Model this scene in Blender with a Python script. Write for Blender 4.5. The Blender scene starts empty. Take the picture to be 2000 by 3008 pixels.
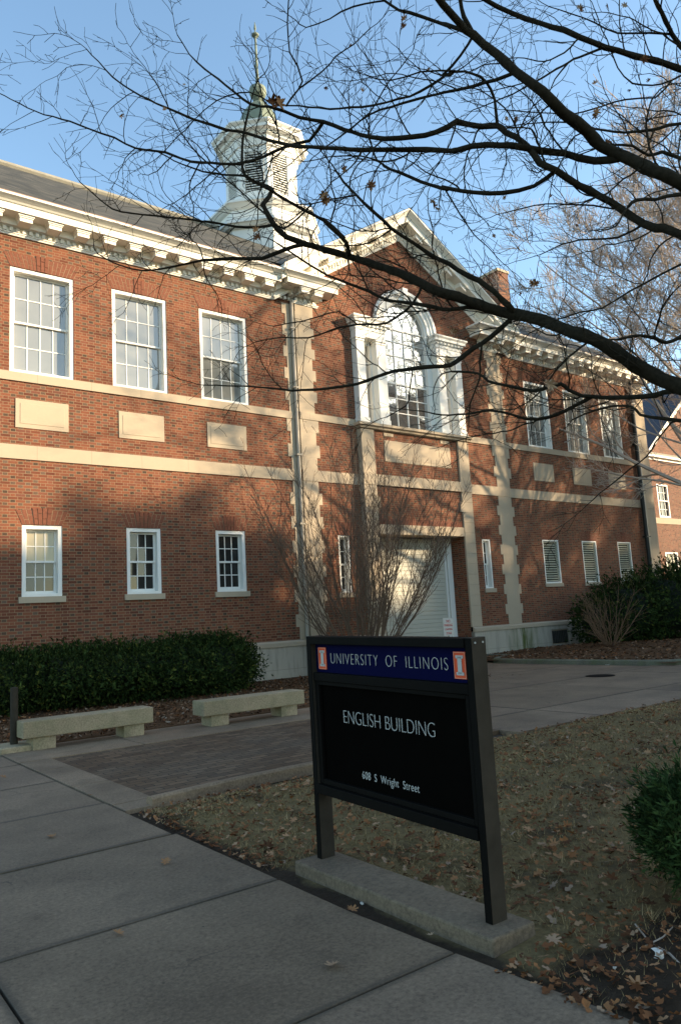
import bpy, math, random
from math import sin, cos, pi, radians, floor, sqrt
from mathutils import Vector, Matrix
random.seed(7)
C = bpy.context.scene
COL = C.collection
# ------------------------------------------------------------------ camera
FPX = 2200.0
CAM = Vector((0.0, -17.446, 1.5))
RT = Vector((0.79868542, -0.59914063, -0.05596525))
UP = Vector((-0.04068263, -0.1465545, 0.98836567))
FW = Vector((0.60037199, 0.78711643, 0.14142556))
cd = bpy.data.cameras.new('camera'); cam = bpy.data.objects.new('camera', cd); COL.objects.link(cam)
cam.matrix_world = Matrix(((RT.x, UP.x, -FW.x, CAM.x), (RT.y, UP.y, -FW.y, CAM.y), (RT.z, UP.z, -FW.z, CAM.z), (0, 0, 0, 1)))
cd.sensor_fit = 'HORIZONTAL'; cd.sensor_width = 36; cd.lens = FPX / 2000 * 36
cd.clip_start = 0.05; cd.clip_end = 3000
C.camera = cam
# ------------------------------------------------------------------ sky, sun, exposure
SUN_EL = radians(19.0)
SUN_AZ = radians(129.0)          # clockwise from +Y
w = bpy.data.worlds.new('World'); C.world = w; w.use_nodes = True
wn = w.node_tree.nodes; wl = w.node_tree.links
sky = wn.new('ShaderNodeTexSky'); sky.sky_type = 'NISHITA'; sky.sun_disc = False
sky.sun_elevation = SUN_EL; sky.sun_rotation = SUN_AZ; sky.altitude = 200; sky.air_density = 1.0; sky.dust_density = 0.9; sky.ozone_density = 0.8
tnt = wn.new('ShaderNodeMix'); tnt.data_type = 'RGBA'; tnt.blend_type = 'MULTIPLY'; tnt.inputs[0].default_value = 1.0; tnt.inputs[7].default_value = (0.93, 1.04, 1.03, 1)
wl.new(sky.outputs[0], tnt.inputs[6]); wl.new(tnt.outputs[2], wn['Background'].inputs[0]); wn['Background'].inputs[1].default_value = 0.15
sl = bpy.data.lights.new('sun', 'SUN'); sl.energy = 4.8; sl.angle = radians(0.7); sl.color = (1.0, 0.79, 0.53)
so = bpy.data.objects.new('sun', sl); COL.objects.link(so)
SDIR = Vector((sin(SUN_AZ) * cos(SUN_EL), cos(SUN_AZ) * cos(SUN_EL), sin(SUN_EL)))
so.rotation_euler = SDIR.to_track_quat('Z', 'Y').to_euler(); so.location = (40, -40, 40)
C.view_settings.view_transform = 'Standard'; C.view_settings.look = 'None'
C.view_settings.exposure = 1.28; C.view_settings.gamma = 1.0
C.render.resolution_x = 680; C.render.resolution_y = 1024

def at(u, v, d):                 # point seen at photo pixel u, v (2000 wide) at depth d along the view axis
    return CAM + d * (FW + RT * ((u - 1000) / FPX) - UP * ((v - 1504) / FPX))

# ------------------------------------------------------------------ material helpers
class NT:
    def __init__(s, name):
        s.m = bpy.data.materials.new(name); s.m.use_nodes = True
        s.n = s.m.node_tree.nodes; s.l = s.m.node_tree.links; s.b = s.n['Principled BSDF']
    def v(s, x, sock):
        if isinstance(x, (int, float)): sock.default_value = x
        elif isinstance(x, tuple): sock.default_value = x if len(x) == 4 or sock.type == 'VECTOR' else x + (1,)
        else: s.l.new(x, sock)
    def M(s, op, a, b=0.0, c=0.0):
        n = s.n.new('ShaderNodeMath'); n.operation = op
        s.v(a, n.inputs[0]); s.v(b, n.inputs[1]); s.v(c, n.inputs[2]); return n.outputs[0]
    def mix(s, f, a, b, mode='MIX'):
        n = s.n.new('ShaderNodeMix'); n.data_type = 'RGBA'; n.blend_type = mode
        s.v(f, n.inputs[0]); s.v(a, n.inputs[6]); s.v(b, n.inputs[7]); return n.outputs[2]
    def co(s, kind='Object'):
        n = s.n.new('ShaderNodeTexCoord'); return n.outputs[kind]
    def xyz(s, vec):
        n = s.n.new('ShaderNodeSeparateXYZ'); s.l.new(vec, n.inputs[0]); return n.outputs
    def comb(s, x, y, z=0.0):
        n = s.n.new('ShaderNodeCombineXYZ'); s.v(x, n.inputs[0]); s.v(y, n.inputs[1]); s.v(z, n.inputs[2]); return n.outputs[0]
    def noise(s, scale, detail=4, vec=None, rough=0.6, out='Fac'):
        n = s.n.new('ShaderNodeTexNoise'); n.inputs['Scale'].default_value = scale; n.inputs['Detail'].default_value = detail
        n.inputs['Roughness'].default_value = rough
        s.l.new(vec if vec is not None else s.co(), n.inputs['Vector']); return n.outputs[out]
    def ramp(s, f, stops):
        n = s.n.new('ShaderNodeValToRGB'); s.l.new(f, n.inputs[0]); r = n.color_ramp
        while len(r.elements) < len(stops): r.elements.new(0.5)
        for e, (p, c) in zip(r.elements, stops): e.position = p; e.color = c if len(c) == 4 else tuple(c) + (1,)
        return n.outputs[0]
    def bump(s, h, strength=0.3, dist=0.01):
        n = s.n.new('ShaderNodeBump'); n.inputs['Strength'].default_value = strength; n.inputs['Distance'].default_value = dist
        s.l.new(h, n.inputs['Height']); s.l.new(n.outputs[0], s.b.inputs['Normal'])
    def fin(s, col, rough=0.8, spec=0.3):
        s.v(col, s.b.inputs['Base Color']); s.v(rough, s.b.inputs['Roughness']); s.b.inputs['Specular IOR Level'].default_value = spec
        return s.m
def g(v): return (v, v, v)
def simple(name, col, var=0.15, scale=8, rough=0.7, bump=0.0, spec=0.3, detail=5):
    t = NT(name); f = t.noise(scale, detail)
    c = t.mix(f, tuple(x * (1 - var) for x in col), tuple(min(1, x * (1 + var)) for x in col))
    if bump: t.bump(t.noise(scale * 6, 4), bump, 0.01)
    return t.fin(c, rough, spec)
def flemish(name, ux, vz, CH, S, H, J, reds, heads, mort, hdark=0.5, run=False):
    """brick bond: ux, vz pick the in-plane coordinates"""
    t = NT(name); x, y, z = t.xyz(t.co())[:3]
    u = {'xy': t.M('ADD', x, y), 'x': x, 'y': y, 'z': z}[ux]; v = {'z': z, 'y': y, 'x': x}[vz]
    v0 = t.M('DIVIDE', v, CH); row = t.M('FLOOR', v0); fv = t.M('MULTIPLY', t.M('SUBTRACT', v0, row), CH)
    P = S + H + 2 * J
    par = t.M('MODULO', t.M('ABSOLUTE', row), 2.0)
    uo = t.M('ADD', t.M('DIVIDE', u, P), t.M('MULTIPLY', par, 0.5))
    k = t.M('FLOOR', uo); f = t.M('MULTIPLY', t.M('SUBTRACT', uo, k), P)
    ish = t.M('GREATER_THAN', f, S + J)
    loc = t.M('SUBTRACT', f, t.M('MULTIPLY', ish, S + J))
    mo = t.M('MAXIMUM', t.M('LESS_THAN', loc, J), t.M('LESS_THAN', fv, J))
    wn_ = t.n.new('ShaderNodeTexWhiteNoise'); t.l.new(t.comb(t.M('ADD', t.M('MULTIPLY', k, 2.0), ish), row, 3.0), wn_.inputs['Vector'])
    rnd = t.xyz(wn_.outputs['Color'])
    c = t.ramp(rnd[0], reds)
    hc = t.ramp(rnd[1], heads)
    dk = t.M('MULTIPLY', ish, t.M('LESS_THAN', rnd[2], hdark)) if not run else t.M('LESS_THAN', rnd[2], hdark)
    c = t.mix(dk, c, hc)
    big = t.noise(0.35, 5)
    c = t.mix(t.M('MULTIPLY', big, 0.55), c, t.mix(1.0, c, g(0.62), 'MULTIPLY'))
    stv = t.noise(1.0, 5, t.comb(t.M('MULTIPLY', u, 1.6), 0.0, t.M('MULTIPLY', v, 0.22)))
    c = t.mix(t.ramp(stv, [(0.50, g(0)), (0.70, g(0.4))]), c, t.mix(1.0, c, g(0.55), 'MULTIPLY'))
    pch = t.noise(0.9, 3); c = t.mix(t.ramp(pch, [(0.58, g(0)), (0.66, g(0.35))]), c, t.mix(1.0, c, (1.35, 1.3, 1.25), 'MULTIPLY'))
    fine = t.noise(60, 3)
    c = t.mix(0.35, c, t.mix(1.0, c, t.ramp(fine, [(0.3, g(0.5)), (0.7, g(1.4))]), 'MULTIPLY'))
    c = t.mix(mo, c, t.mix(t.noise(2.0), tuple(m * 0.75 for m in mort), mort))
    t.bump(t.M('SUBTRACT', 1.0, mo), 0.5, 0.006)
    return t.fin(c, 0.85, 0.2)
REDS = [(0.0, (0.125, 0.040, 0.023)), (0.3, (0.185, 0.062, 0.033)), (0.7, (0.235, 0.084, 0.044)), (1.0, (0.175, 0.066, 0.042))]
HEADS = [(0.0, (0.075, 0.048, 0.032)), (0.5, (0.12, 0.072, 0.046)), (1.0, (0.155, 0.10, 0.07))]
M_brick = flemish('red_flemish_brick', 'xy', 'z', 0.0677, 0.205, 0.10, 0.0098, REDS, HEADS, (0.30, 0.205, 0.12))
M_brick2 = flemish('far_brick', 'xy', 'z', 0.0677, 0.205, 0.10, 0.011, [(p, (c[0] * 1.05, c[1] * 1.3, c[2] * 1.5)) for p, c in REDS], HEADS, (0.32, 0.24, 0.17))
M_vouss = simple('voussoir_brick', (0.17, 0.060, 0.033), 0.45, 16, 0.85)
M_mortar = simple('lime_mortar', (0.30, 0.205, 0.12), 0.2, 20, 0.9)
def stone_mat(name, col, joint=1.25):
    t = NT(name); x, y, z = t.xyz(t.co())[:3]; u = t.M('ADD', x, y)
    a = t.noise(1.2, 6); b = t.noise(14, 5)
    c = t.mix(a, tuple(k * 0.82 for k in col), tuple(k * 1.1 for k in col))
    c = t.mix(t.M('MULTIPLY', b, 0.35), c, (0.30, 0.27, 0.22))
    if joint:
        fr = t.M('FRACT', t.M('DIVIDE', t.M('ADD', u, 0.35), joint))
        c = t.mix(t.M('MULTIPLY', t.M('LESS_THAN', fr, 0.008 / joint), 0.6), c, (0.16, 0.13, 0.1))
    t.bump(b, 0.15, 0.005)
    return t.fin(c, 0.8, 0.25)
M_stone = stone_mat('buff_limestone', (0.47, 0.37, 0.255), 1.25)
M_stonep = stone_mat('buff_limestone_plain', (0.47, 0.37, 0.255), 0)
def base_stone():
    t = NT('weathered_base_stone'); x, y, z = t.xyz(t.co())[:3]
    a = t.noise(0.8, 6); st = t.noise(3.0, 5, t.comb(t.M('MULTIPLY', x, 2.5), y, t.M('MULTIPLY', z, 0.35)))
    c = t.mix(a, (0.33, 0.29, 0.23), (0.50, 0.44, 0.35))
    c = t.mix(t.ramp(st, [(0.5, g(0)), (0.75, g(0.7))]), c, (0.20, 0.19, 0.15))
    d = t.M('SUBTRACT', 1.0, t.M('MULTIPLY', t.M('ABSOLUTE', t.M('SUBTRACT', x, 21.0)), 0.9), 0)
    moss = t.M('MULTIPLY', t.M('MAXIMUM', d, 0.0), t.ramp(st, [(0.35, g(0)), (0.6, g(1.0))]))
    c = t.mix(moss, c, (0.09, 0.11, 0.03))
    fr = t.M('FRACT', t.M('DIVIDE', x, 1.3)); zz = t.M('LESS_THAN', t.M('ABSOLUTE', t.M('SUBTRACT', z, 0.24)), 0.006)
    c = t.mix(t.M('MULTIPLY', t.M('MAXIMUM', zz, t.M('LESS_THAN', fr, 0.008)), 0.5), c, (0.14, 0.13, 0.1))
    t.bump(t.noise(20, 5), 0.2, 0.01)
    return t.fin(c, 0.85, 0.2)
M_base = base_stone()
M_white = simple('white_paint', (0.78, 0.76, 0.70), 0.05, 3, 0.5, 0.02)
M_whitec = simple('white_painted_cornice', (0.80, 0.76, 0.66), 0.06, 2, 0.55, 0.02)
M_slat = simple('louvre_slats_paint', (0.60, 0.58, 0.50), 0.15, 6, 0.6)
M_louv2 = simple('weathered_vent_slats', (0.42, 0.40, 0.30), 0.3, 5, 0.6)
M_copper = simple('green_copper', (0.17, 0.20, 0.15), 0.35, 5, 0.6, 0.05)
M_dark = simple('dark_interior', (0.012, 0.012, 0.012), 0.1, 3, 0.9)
M_lead = simple('grey_lead_flashing', (0.22, 0.23, 0.24), 0.2, 5, 0.5)
M_greypipe = simple('grey_painted_pipe', (0.34, 0.30, 0.24), 0.1, 5, 0.5)
M_blackpipe = simple('black_painted_pipe', (0.02, 0.022, 0.02), 0.3, 5, 0.4)
def glass(name, col, var=0.3, scale=1.5):
    t = NT(name); c = t.mix(t.noise(scale, 2), tuple(k * (1 - var) for k in col), col)
    t.b.inputs['IOR'].default_value = 1.5; t.bump(t.noise(1.1, 2), 0.06, 0.02)
    m = t.fin(c, 0.03, 0.9); t.b.inputs['Coat Weight'].default_value = 1.0; t.b.inputs['Coat Roughness'].default_value = 0.02; return m
M_glassU = glass('window_glass_pale_blind', (0.25, 0.25, 0.22), 0.35)
M_glassL = glass('window_glass_dark', (0.035, 0.035, 0.032), 0.6, 3)
M_glassB = glass('window_glass_with_blind', (0.40, 0.34, 0.22), 0.15, 3)
for _m in (M_glassL, M_glassB): _m.node_tree.nodes['Principled BSDF'].inputs['Coat Weight'].default_value = 0.0; _m.node_tree.nodes['Principled BSDF'].inputs['Specular IOR Level'].default_value = 0.5
M_mirror = glass('old_reflective_glass', (0.11, 0.113, 0.10), 0.6)
M_mirror.node_tree.nodes['Principled BSDF'].inputs['Specular IOR Level'].default_value = 1.0
M_mirror.node_tree.nodes['Principled BSDF'].inputs['IOR'].default_value = 2.8
def slate():
    t = NT('grey_slate'); x, y, z = t.xyz(t.co())[:3]
    u = t.M('ADD', x, y); CH = 0.14
    v0 = t.M('DIVIDE', z, CH); row = t.M('FLOOR', v0); fv = t.M('SUBTRACT', v0, row)
    uo = t.M('ADD', t.M('DIVIDE', u, 0.28), t.M('MULTIPLY', row, 0.37)); k = t.M('FLOOR', uo); fu = t.M('SUBTRACT', uo, k)
    wn_ = t.n.new('ShaderNodeTexWhiteNoise'); t.l.new(t.comb(k, row, 1.0), wn_.inputs['Vector'])
    c = t.ramp(wn_.outputs['Value'], [(0, (0.030, 0.030, 0.025)), (0.5, (0.065, 0.061, 0.049)), (1, (0.11, 0.10, 0.08))])
    c = t.mix(t.M('MULTIPLY', t.noise(0.5, 5), 0.4), c, (0.075, 0.07, 0.042))
    gap = t.M('MAXIMUM', t.M('LESS_THAN', fv, 0.2), t.M('LESS_THAN', fu, 0.06))
    c = t.mix(t.M('MULTIPLY', gap, 0.85), c, (0.03, 0.03, 0.028))
    t.bump(fv, 0.3, 0.02)
    return t.fin(c, 0.7, 0.3)
M_slate = slate()
def concrete(name, col, stain=0.6, green=0.0, slab=None):
    t = NT(name); a = t.noise(0.9, 7, rough=0.65); b = t.noise(45, 4, rough=0.8); s = t.noise(2.6, 5)
    c = t.mix(t.ramp(a, [(0.3, g(0)), (0.7, g(1))]), tuple(k * 0.66 for k in col), tuple(k * 1.28 for k in col))
    c = t.mix(t.M('MULTIPLY', t.ramp(s, [(0.55, g(0)), (0.72, g(1))]), stain), c, tuple(k * 0.55 for k in col))
    c = t.mix(0.7, c, t.mix(1.0, c, t.ramp(b, [(0.32, g(0.5)), (0.68, g(1.5))]), 'MULTIPLY'))
    if slab:
        x, y, z = t.xyz(t.co())[:3]; u_ = t.M('DIVIDE', t.M('SUBTRACT', x, slab[0]), slab[1]); v_ = t.M('DIVIDE', t.M('SUBTRACT', y, slab[2]), slab[3])
        wn_ = t.n.new('ShaderNodeTexWhiteNoise'); t.l.new(t.comb(t.M('FLOOR', u_), t.M('FLOOR', v_), 2.0), wn_.inputs['Vector'])
        c = t.mix(t.M('MULTIPLY', wn_.outputs['Value'], 0.8), c, t.mix(1.0, c, (0.74, 0.74, 0.70), 'MULTIPLY'))
        nz = t.M('MULTIPLY', t.noise(6, 5), 0.035)
        ed = t.M('MINIMUM', t.M('MULTIPLY', t.M('SUBTRACT', 0.5, t.M('ABSOLUTE', t.M('SUBTRACT', t.M('FRACT', u_), 0.5))), slab[1]), t.M('MULTIPLY', t.M('SUBTRACT', 0.5, t.M('ABSOLUTE', t.M('SUBTRACT', t.M('FRACT', v_), 0.5))), abs(slab[3])))
        c = t.mix(t.ramp(t.M('SUBTRACT', t.M('ADD', ed, 0.0), nz), [(-0.0, g(0.55)), (0.030, g(0))]), c, (0.045, 0.038, 0.028))
        spots = t.ramp(t.noise(1.7, 3, rough=0.3), [(0.70, g(0)), (0.76, g(0.75))]); c = t.mix(spots, c, tuple(k * 0.42 for k in col))
        vo = t.n.new('ShaderNodeTexVoronoi'); vo.feature = 'F1'; vo.inputs['Scale'].default_value = 5.0; t.l.new(t.co(), vo.inputs['Vector'])
        c = t.mix(t.ramp(vo.outputs['Distance'], [(0.02, g(0.7)), (0.045, g(0))]), c, (0.03, 0.026, 0.02))
        ve = t.n.new('ShaderNodeTexVoronoi'); ve.feature = 'DISTANCE_TO_EDGE'; ve.inputs['Scale'].default_value = 0.42
        wv_ = t.n.new('ShaderNodeVectorMath'); wv_.operation = 'MULTIPLY_ADD'; t.l.new(t.noise(2.2, 6, out='Color'), wv_.inputs[0]); wv_.inputs[1].default_value = (.5, .5, .5); t.l.new(t.co(), wv_.inputs[2]); t.l.new(wv_.outputs[0], ve.inputs['Vector'])
        ck = t.M('MULTIPLY', t.ramp(ve.outputs['Distance'], [(0.0, g(1)), (0.0022, g(0))]), t.ramp(t.noise(0.5, 2), [(0.5, g(0)), (0.56, g(.8))]))
        c = t.mix(ck, c, (0.04, 0.033, 0.025))
    if green: c = t.mix(t.M('MULTIPLY', t.ramp(t.noise(3, 5), [(0.4, g(0)), (0.65, g(1))]), green), c, (0.10, 0.12, 0.05))
    t.bump(b, 0.25, 0.006)
    return t.fin(c, 0.82, 0.25)
M_walk = concrete('sidewalk_concrete', (0.208, 0.146, 0.097), 0.6, 0.0, (0.85, 1.73, -14.83, 1.4225))
M_drive = concrete('driveway_concrete', (0.200, 0.137, 0.089), 0.5, 0.0, (9.15, 3.03, -9.9, 2.35))
M_strip = concrete('border_concrete', (0.205, 0.142, 0.090), 0.6)
M_bench = concrete('bench_concrete', (0.35, 0.265, 0.165), 0.6, 0.35)
M_kerb = concrete('kerb_concrete', (0.13, 0.12, 0.09), 0.6, 0.5)
M_plinth = concrete('plinth_concrete', (0.145, 0.105, 0.068), 0.5)
PAV = [(0, (0.070, 0.040, 0.022)), (0.5, (0.11, 0.066, 0.036)), (1, (0.155, 0.095, 0.054))]
def paver():
    t = NT('brick_pavers'); x, y, z = t.xyz(t.co())[:3]
    xw = t.M('ADD', x, t.M('MULTIPLY', t.M('SINE', t.M('MULTIPLY', y, 2 * pi / 0.225)), 0.010))
    yw = t.M('ADD', y, t.M('MULTIPLY', t.M('SINE', t.M('MULTIPLY', x, 2 * pi / 0.1125)), 0.007))
    v0 = t.M('DIVIDE', yw, 0.1125); row = t.M('FLOOR', v0); fv = t.M('SUBTRACT', v0, row)
    uo = t.M('ADD', t.M('DIVIDE', xw, 0.225), t.M('MULTIPLY', row, 0.5)); k = t.M('FLOOR', uo); fu = t.M('SUBTRACT', uo, k)
    wn_ = t.n.new('ShaderNodeTexWhiteNoise'); t.l.new(t.comb(k, row, 1.0), wn_.inputs['Vector'])
    c = t.ramp(wn_.outputs['Value'], PAV)
    c = t.mix(t.ramp(t.noise(0.9, 4), [(0.4, g(0)), (0.7, g(0.5))]), c, (0.13, 0.105, 0.075))
    gap = t.M('MAXIMUM', t.M('LESS_THAN', fv, 0.09), t.M('LESS_THAN', fu, 0.05))
    c = t.mix(gap, c, (0.025, 0.022, 0.018)); t.bump(t.M('SUBTRACT', 1.0, gap), 0.8, 0.01)
    return t.fin(c, 0.85, 0.2)
M_paver = paver()
def lawn_mat():
    t = NT('dormant_grass_soil'); a = t.noise(1.6, 6); b = t.noise(30, 5)
    x, y, z = t.xyz(t.co())[:3]
    c = t.mix(b, (0.06, 0.040, 0.020), (0.25, 0.18, 0.08))
    soil = t.mix(b, (0.02, 0.013, 0.008), (0.06, 0.041, 0.026))
    edge = t.M('SUBTRACT', 2.66, x); near = t.M('SUBTRACT', -15.15, t.M('MULTIPLY', t.M('ADD', y, 0.0), 1.0))
    m = t.M('MAXIMUM', t.M('MULTIPLY', edge, 2.5), t.M('MULTIPLY', near, 1.6))
    m2 = t.ramp(t.M('ADD', t.M('MAXIMUM', m, 0.0), a), [(0.50, g(0)), (0.72, g(1))])
    t.bump(b, 0.6, 0.02)
    return t.fin(t.mix(m2, c, soil), 0.95, 0.1)
M_lawn = lawn_mat()
M_soil = simple('dark_soil', (0.045, 0.031, 0.019), 0.5, 12, 0.95, 0.5)
M_mulch = simple('bark_mulch_bed', (0.095, 0.052, 0.027), 0.75, 14, 0.98, 1.0, 0.05, 8)
M_grass = simple('pale_dormant_blades', (0.20, 0.17, 0.085), 0.4, 2.5, 0.8)
def attr_mat(name, stops, rough=0.8):
    t = NT(name); n = t.n.new('ShaderNodeAttribute'); n.attribute_name = 'rnd'; n.attribute_type = 'GEOMETRY'
    return t.fin(t.ramp(n.outputs['Fac'], stops), max(rough, .8), 0.08)
M_leaf = attr_mat('brown_oak_leaves', [(0, (0.10, 0.045, 0.025)), (0.35, (0.20, 0.09, 0.04)), (0.65, (0.32, 0.17, 0.08)), (0.85, (0.36, 0.24, 0.15)), (1, (0.22, 0.17, 0.14))])
M_litter = attr_mat('leaf_litter', [(0, (0.06, 0.028, 0.014)), (0.45, (0.16, 0.062, 0.026)), (0.75, (0.26, 0.115, 0.046)), (0.92, (0.34, 0.20, 0.11)), (1, (0.24, 0.17, 0.12))])
M_yew = attr_mat('yew_foliage', [(0, (0.008, 0.015, 0.004)), (0.45, (0.024, 0.042, 0.011)), (0.75, (0.052, 0.076, 0.017)), (1, (0.13, 0.135, 0.026))], 0.6)
M_juni = attr_mat('juniper_foliage', [(0, (0.014, 0.028, 0.009)), (0.5, (0.034, 0.062, 0.018)), (0.85, (0.065, 0.10, 0.026)), (1, (0.14, 0.12, 0.05))], 0.6)
M_oakbark = simple('dark_oak_bark', (0.030, 0.025, 0.017), 0.8, 26, 0.95, 1.0, 0.05)
M_twig = simple('pale_brown_bark', (0.38, 0.30, 0.235), 0.3, 5, 0.85)
M_shrub = simple('grey_brown_shrub_bark', (0.13, 0.085, 0.055), 0.3, 5, 0.8)
M_signb = simple('dark_bronze_frame', (0.007, 0.006, 0.005), 0.35, 7, 0.7, 0.03, 0.03)
M_post = simple('dark_bronze_post', (0.042, 0.034, 0.025), 0.45, 9, 0.7, 0.03, 0.05)
M_panel = simple('black_sign_panel', (0.0035, 0.003, 0.0025), 0.3, 5, 0.9, 0.0, 0.0)
M_navy = simple('navy_header', (0.0025, 0.003, 0.028), 0.15, 5, 0.8, 0.0, 0.03)
M_orange = simple('orange_plate', (0.62, 0.065, 0.012), 0.08, 9, 0.55)
M_letter = simple('pale_lettering', (0.42, 0.40, 0.36), 0.05, 9, 0.6)
M_redtxt = simple('red_lettering', (0.55, 0.03, 0.02), 0.05, 9, 0.5)
M_blk = simple('black_ink', (0.02, 0.02, 0.02), 0.05, 9, 0.5)
M_signw = simple('white_sign_face', (0.62, 0.57, 0.50), 0.05, 9, 0.45)

# ------------------------------------------------------------------ mesh helpers
class MB:
    def __init__(s): s.v = []; s.f = []; s.r = []
    def quad(s, *p):
        n = len(s.v); s.v += [tuple(q) for q in p]; s.f.append(tuple(range(n, n + len(p))))
    def box(s, x0, x1, y0, y1, z0, z1):
        n = len(s.v)
        s.v += [(x0, y0, z0), (x1, y0, z0), (x1, y1, z0), (x0, y1, z0), (x0, y0, z1), (x1, y0, z1), (x1, y1, z1), (x0, y1, z1)]
        for f in ((0, 3, 2, 1), (4, 5, 6, 7), (0, 1, 5, 4), (1, 2, 6, 5), (2, 3, 7, 6), (3, 0, 4, 7)): s.f.append(tuple(n + i for i in f))
        return s
    def prism(s, poly, d, axis='y', a=0.0, b=1.0):
        """poly of 2D points extruded: axis y -> (x,z) points between y=a and y=b"""
        def P(p, t): return {'y': (p[0], t, p[1]), 'x': (t, p[0], p[1]), 'z': (p[0], p[1], t)}[axis]
        n = len(s.v); k = len(poly)
        s.v += [P(p, a) for p in poly] + [P(p, b) for p in poly]
        s.f.append(tuple(n + i for i in range(k))); s.f.append(tuple(n + k + i for i in reversed(range(k))))
        for i in range(k): j = (i + 1) % k; s.f.append((n + i, n + k + i, n + k + j, n + j))
        return s
    def tube(s, pts, rad, sides=4, cap=True):
        k = len(pts)
        if k < 2: return
        n0 = len(s.v); prev = None
        for i, p in enumerate(pts):
            a = pts[max(0, i - 1)]; b = pts[min(k - 1, i + 1)]
            d = (b - a)
            if d.length < 1e-9: d = Vector((0, 0, 1))
            d.normalize()
            if prev is None:
                prev = d.cross(Vector((0, 0, 1)) if abs(d.z) < 0.9 else Vector((1, 0, 0))).normalized()
            u = (prev - d * prev.dot(d))
            if u.length < 1e-6: u = d.orthogonal()
            u.normalize(); v = d.cross(u); prev = u; r = rad[i]
            for q in range(sides):
                t = 2 * pi * q / sides; w_ = p + u * (cos(t) * r) + v * (sin(t) * r); s.v.append((w_.x, w_.y, w_.z))
        for i in range(k - 1):
            for q in range(sides):
                a = n0 + i * sides + q; b = n0 + i * sides + (q + 1) % sides
                s.f.append((a, b, b + sides, a + sides))
        if cap:
            s.f.append(tuple(n0 + q for q in reversed(range(sides)))); s.f.append(tuple(n0 + (k - 1) * sides + q for q in range(sides)))
    def lathe(s, prof, cx, cy, sides=24, rot=0.0):
        n0 = len(s.v)
        for r, z in prof:
            for q in range(sides):
                t = rot + 2 * pi * q / sides; s.v.append((cx + r * cos(t), cy + r * sin(t), z))
        k = len(prof)
        for i in range(k - 1):
            for q in range(sides):
                a = n0 + i * sides + q; b = n0 + i * sides + (q + 1) % sides; s.f.append((a, b, b + sides, a + sides))
        s.f.append(tuple(n0 + q for q in reversed(range(sides)))); s.f.append(tuple(n0 + (k - 1) * sides + q for q in range(sides)))
        return s
    def sweep(s, prof, path):
        """closed profile (out, z) swept along plan path, outward = right of travel, mitred"""
        k = len(prof); n0 = len(s.v); m = len(path)
        nr = []
        for i in range(m - 1):
            d = Vector((path[i + 1][0] - path[i][0], path[i + 1][1] - path[i][1])).normalized(); nr.append(Vector((d.y, -d.x)))
        for i in range(m):
            if i == 0: o = nr[0]
            elif i == m - 1: o = nr[-1]
            else:
                o = nr[i - 1] + nr[i]; o = o / (1 + nr[i - 1].dot(nr[i]))
            for (p, z) in prof: s.v.append((path[i][0] + o.x * p, path[i][1] + o.y * p, z))
        for i in range(m - 1):
            for q in range(k):
                a = n0 + i * k + q; b = n0 + i * k + (q + 1) % k; s.f.append((a, b, b + k, a + k))
        s.f.append(tuple(n0 + q for q in range(k))); s.f.append(tuple(n0 + (m - 1) * k + q for q in reversed(range(k))))
        return s
    def build(s, name, mat, parent=None, smooth=False, bevel=0.0, fix=True):
        me = bpy.data.meshes.new(name); me.from_pydata(s.v, [], s.f)
        if fix and len(s.f) < 60000:
            import bmesh
            bm = bmesh.new(); bm.from_mesh(me); bmesh.ops.recalc_face_normals(bm, faces=bm.faces)
            if bevel: bmesh.ops.bevel(bm, geom=[e for e in bm.edges], offset=bevel, segments=2, affect='EDGES', profile=0.5)
            bm.to_mesh(me); bm.free()
        if s.r:
            a = me.attributes.new('rnd', 'FLOAT', 'FACE'); a.data.foreach_set('value', s.r[:len(me.polygons)])
        if smooth: me.polygons.foreach_set('use_smooth', [True] * len(me.polygons))
        me.materials.append(mat)
        o = bpy.data.objects.new(name, me); COL.objects.link(o)
        if parent: o.parent = parent
        return o
def tag(o, label, cat, group=None, kind=None):
    if label: o['label'] = label
    if cat: o['category'] = cat
    if group: o['group'] = group
    if kind: o['kind'] = kind
    return o
def thing(name, label, cat, loc=(0, 0, 0), group=None):
    o = bpy.data.objects.new(name, None); COL.objects.link(o); o.empty_display_size = 0.2
    o.location = loc; return tag(o, label, cat, group)
def keep(o, root):                # parent a mesh in world coordinates to a root that is not at the origin
    o.parent = root; o.matrix_parent_inverse = Matrix.Translation(-root.location)
    return o
def struct(o): o['kind'] = 'structure'; return o
def wall_grid(mb, x0, x1, z0, z1, y, holes, depth, bare=()):
    xs = sorted({x0, x1} | {h[i] for h in holes for i in (0, 1) if x0 < h[i] < x1})
    zs = sorted({z0, z1} | {h[i] for h in holes for i in (2, 3) if z0 < h[i] < z1})
    for i in range(len(xs) - 1):
        for j in range(len(zs) - 1):
            cx = (xs[i] + xs[i + 1]) / 2; cz = (zs[j] + zs[j + 1]) / 2
            if any(h[0] < cx < h[1] and h[2] < cz < h[3] for h in holes): continue
            mb.quad((xs[i], y, zs[j]), (xs[i + 1], y, zs[j]), (xs[i + 1], y, zs[j + 1]), (xs[i], y, zs[j + 1]))
    for (a, b, c, d) in holes:
        if (a, b, c, d) in bare: continue
        Y = y + depth
        mb.quad((a, y, c), (a, Y, c), (a, Y, d), (a, y, d)); mb.quad((b, y, c), (b, y, d), (b, Y, d), (b, Y, c))
        mb.quad((a, y, d), (a, Y, d), (b, Y, d), (b, y, d)); mb.quad((a, y, c), (b, y, c), (b, Y, c), (a, Y, c))

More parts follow.
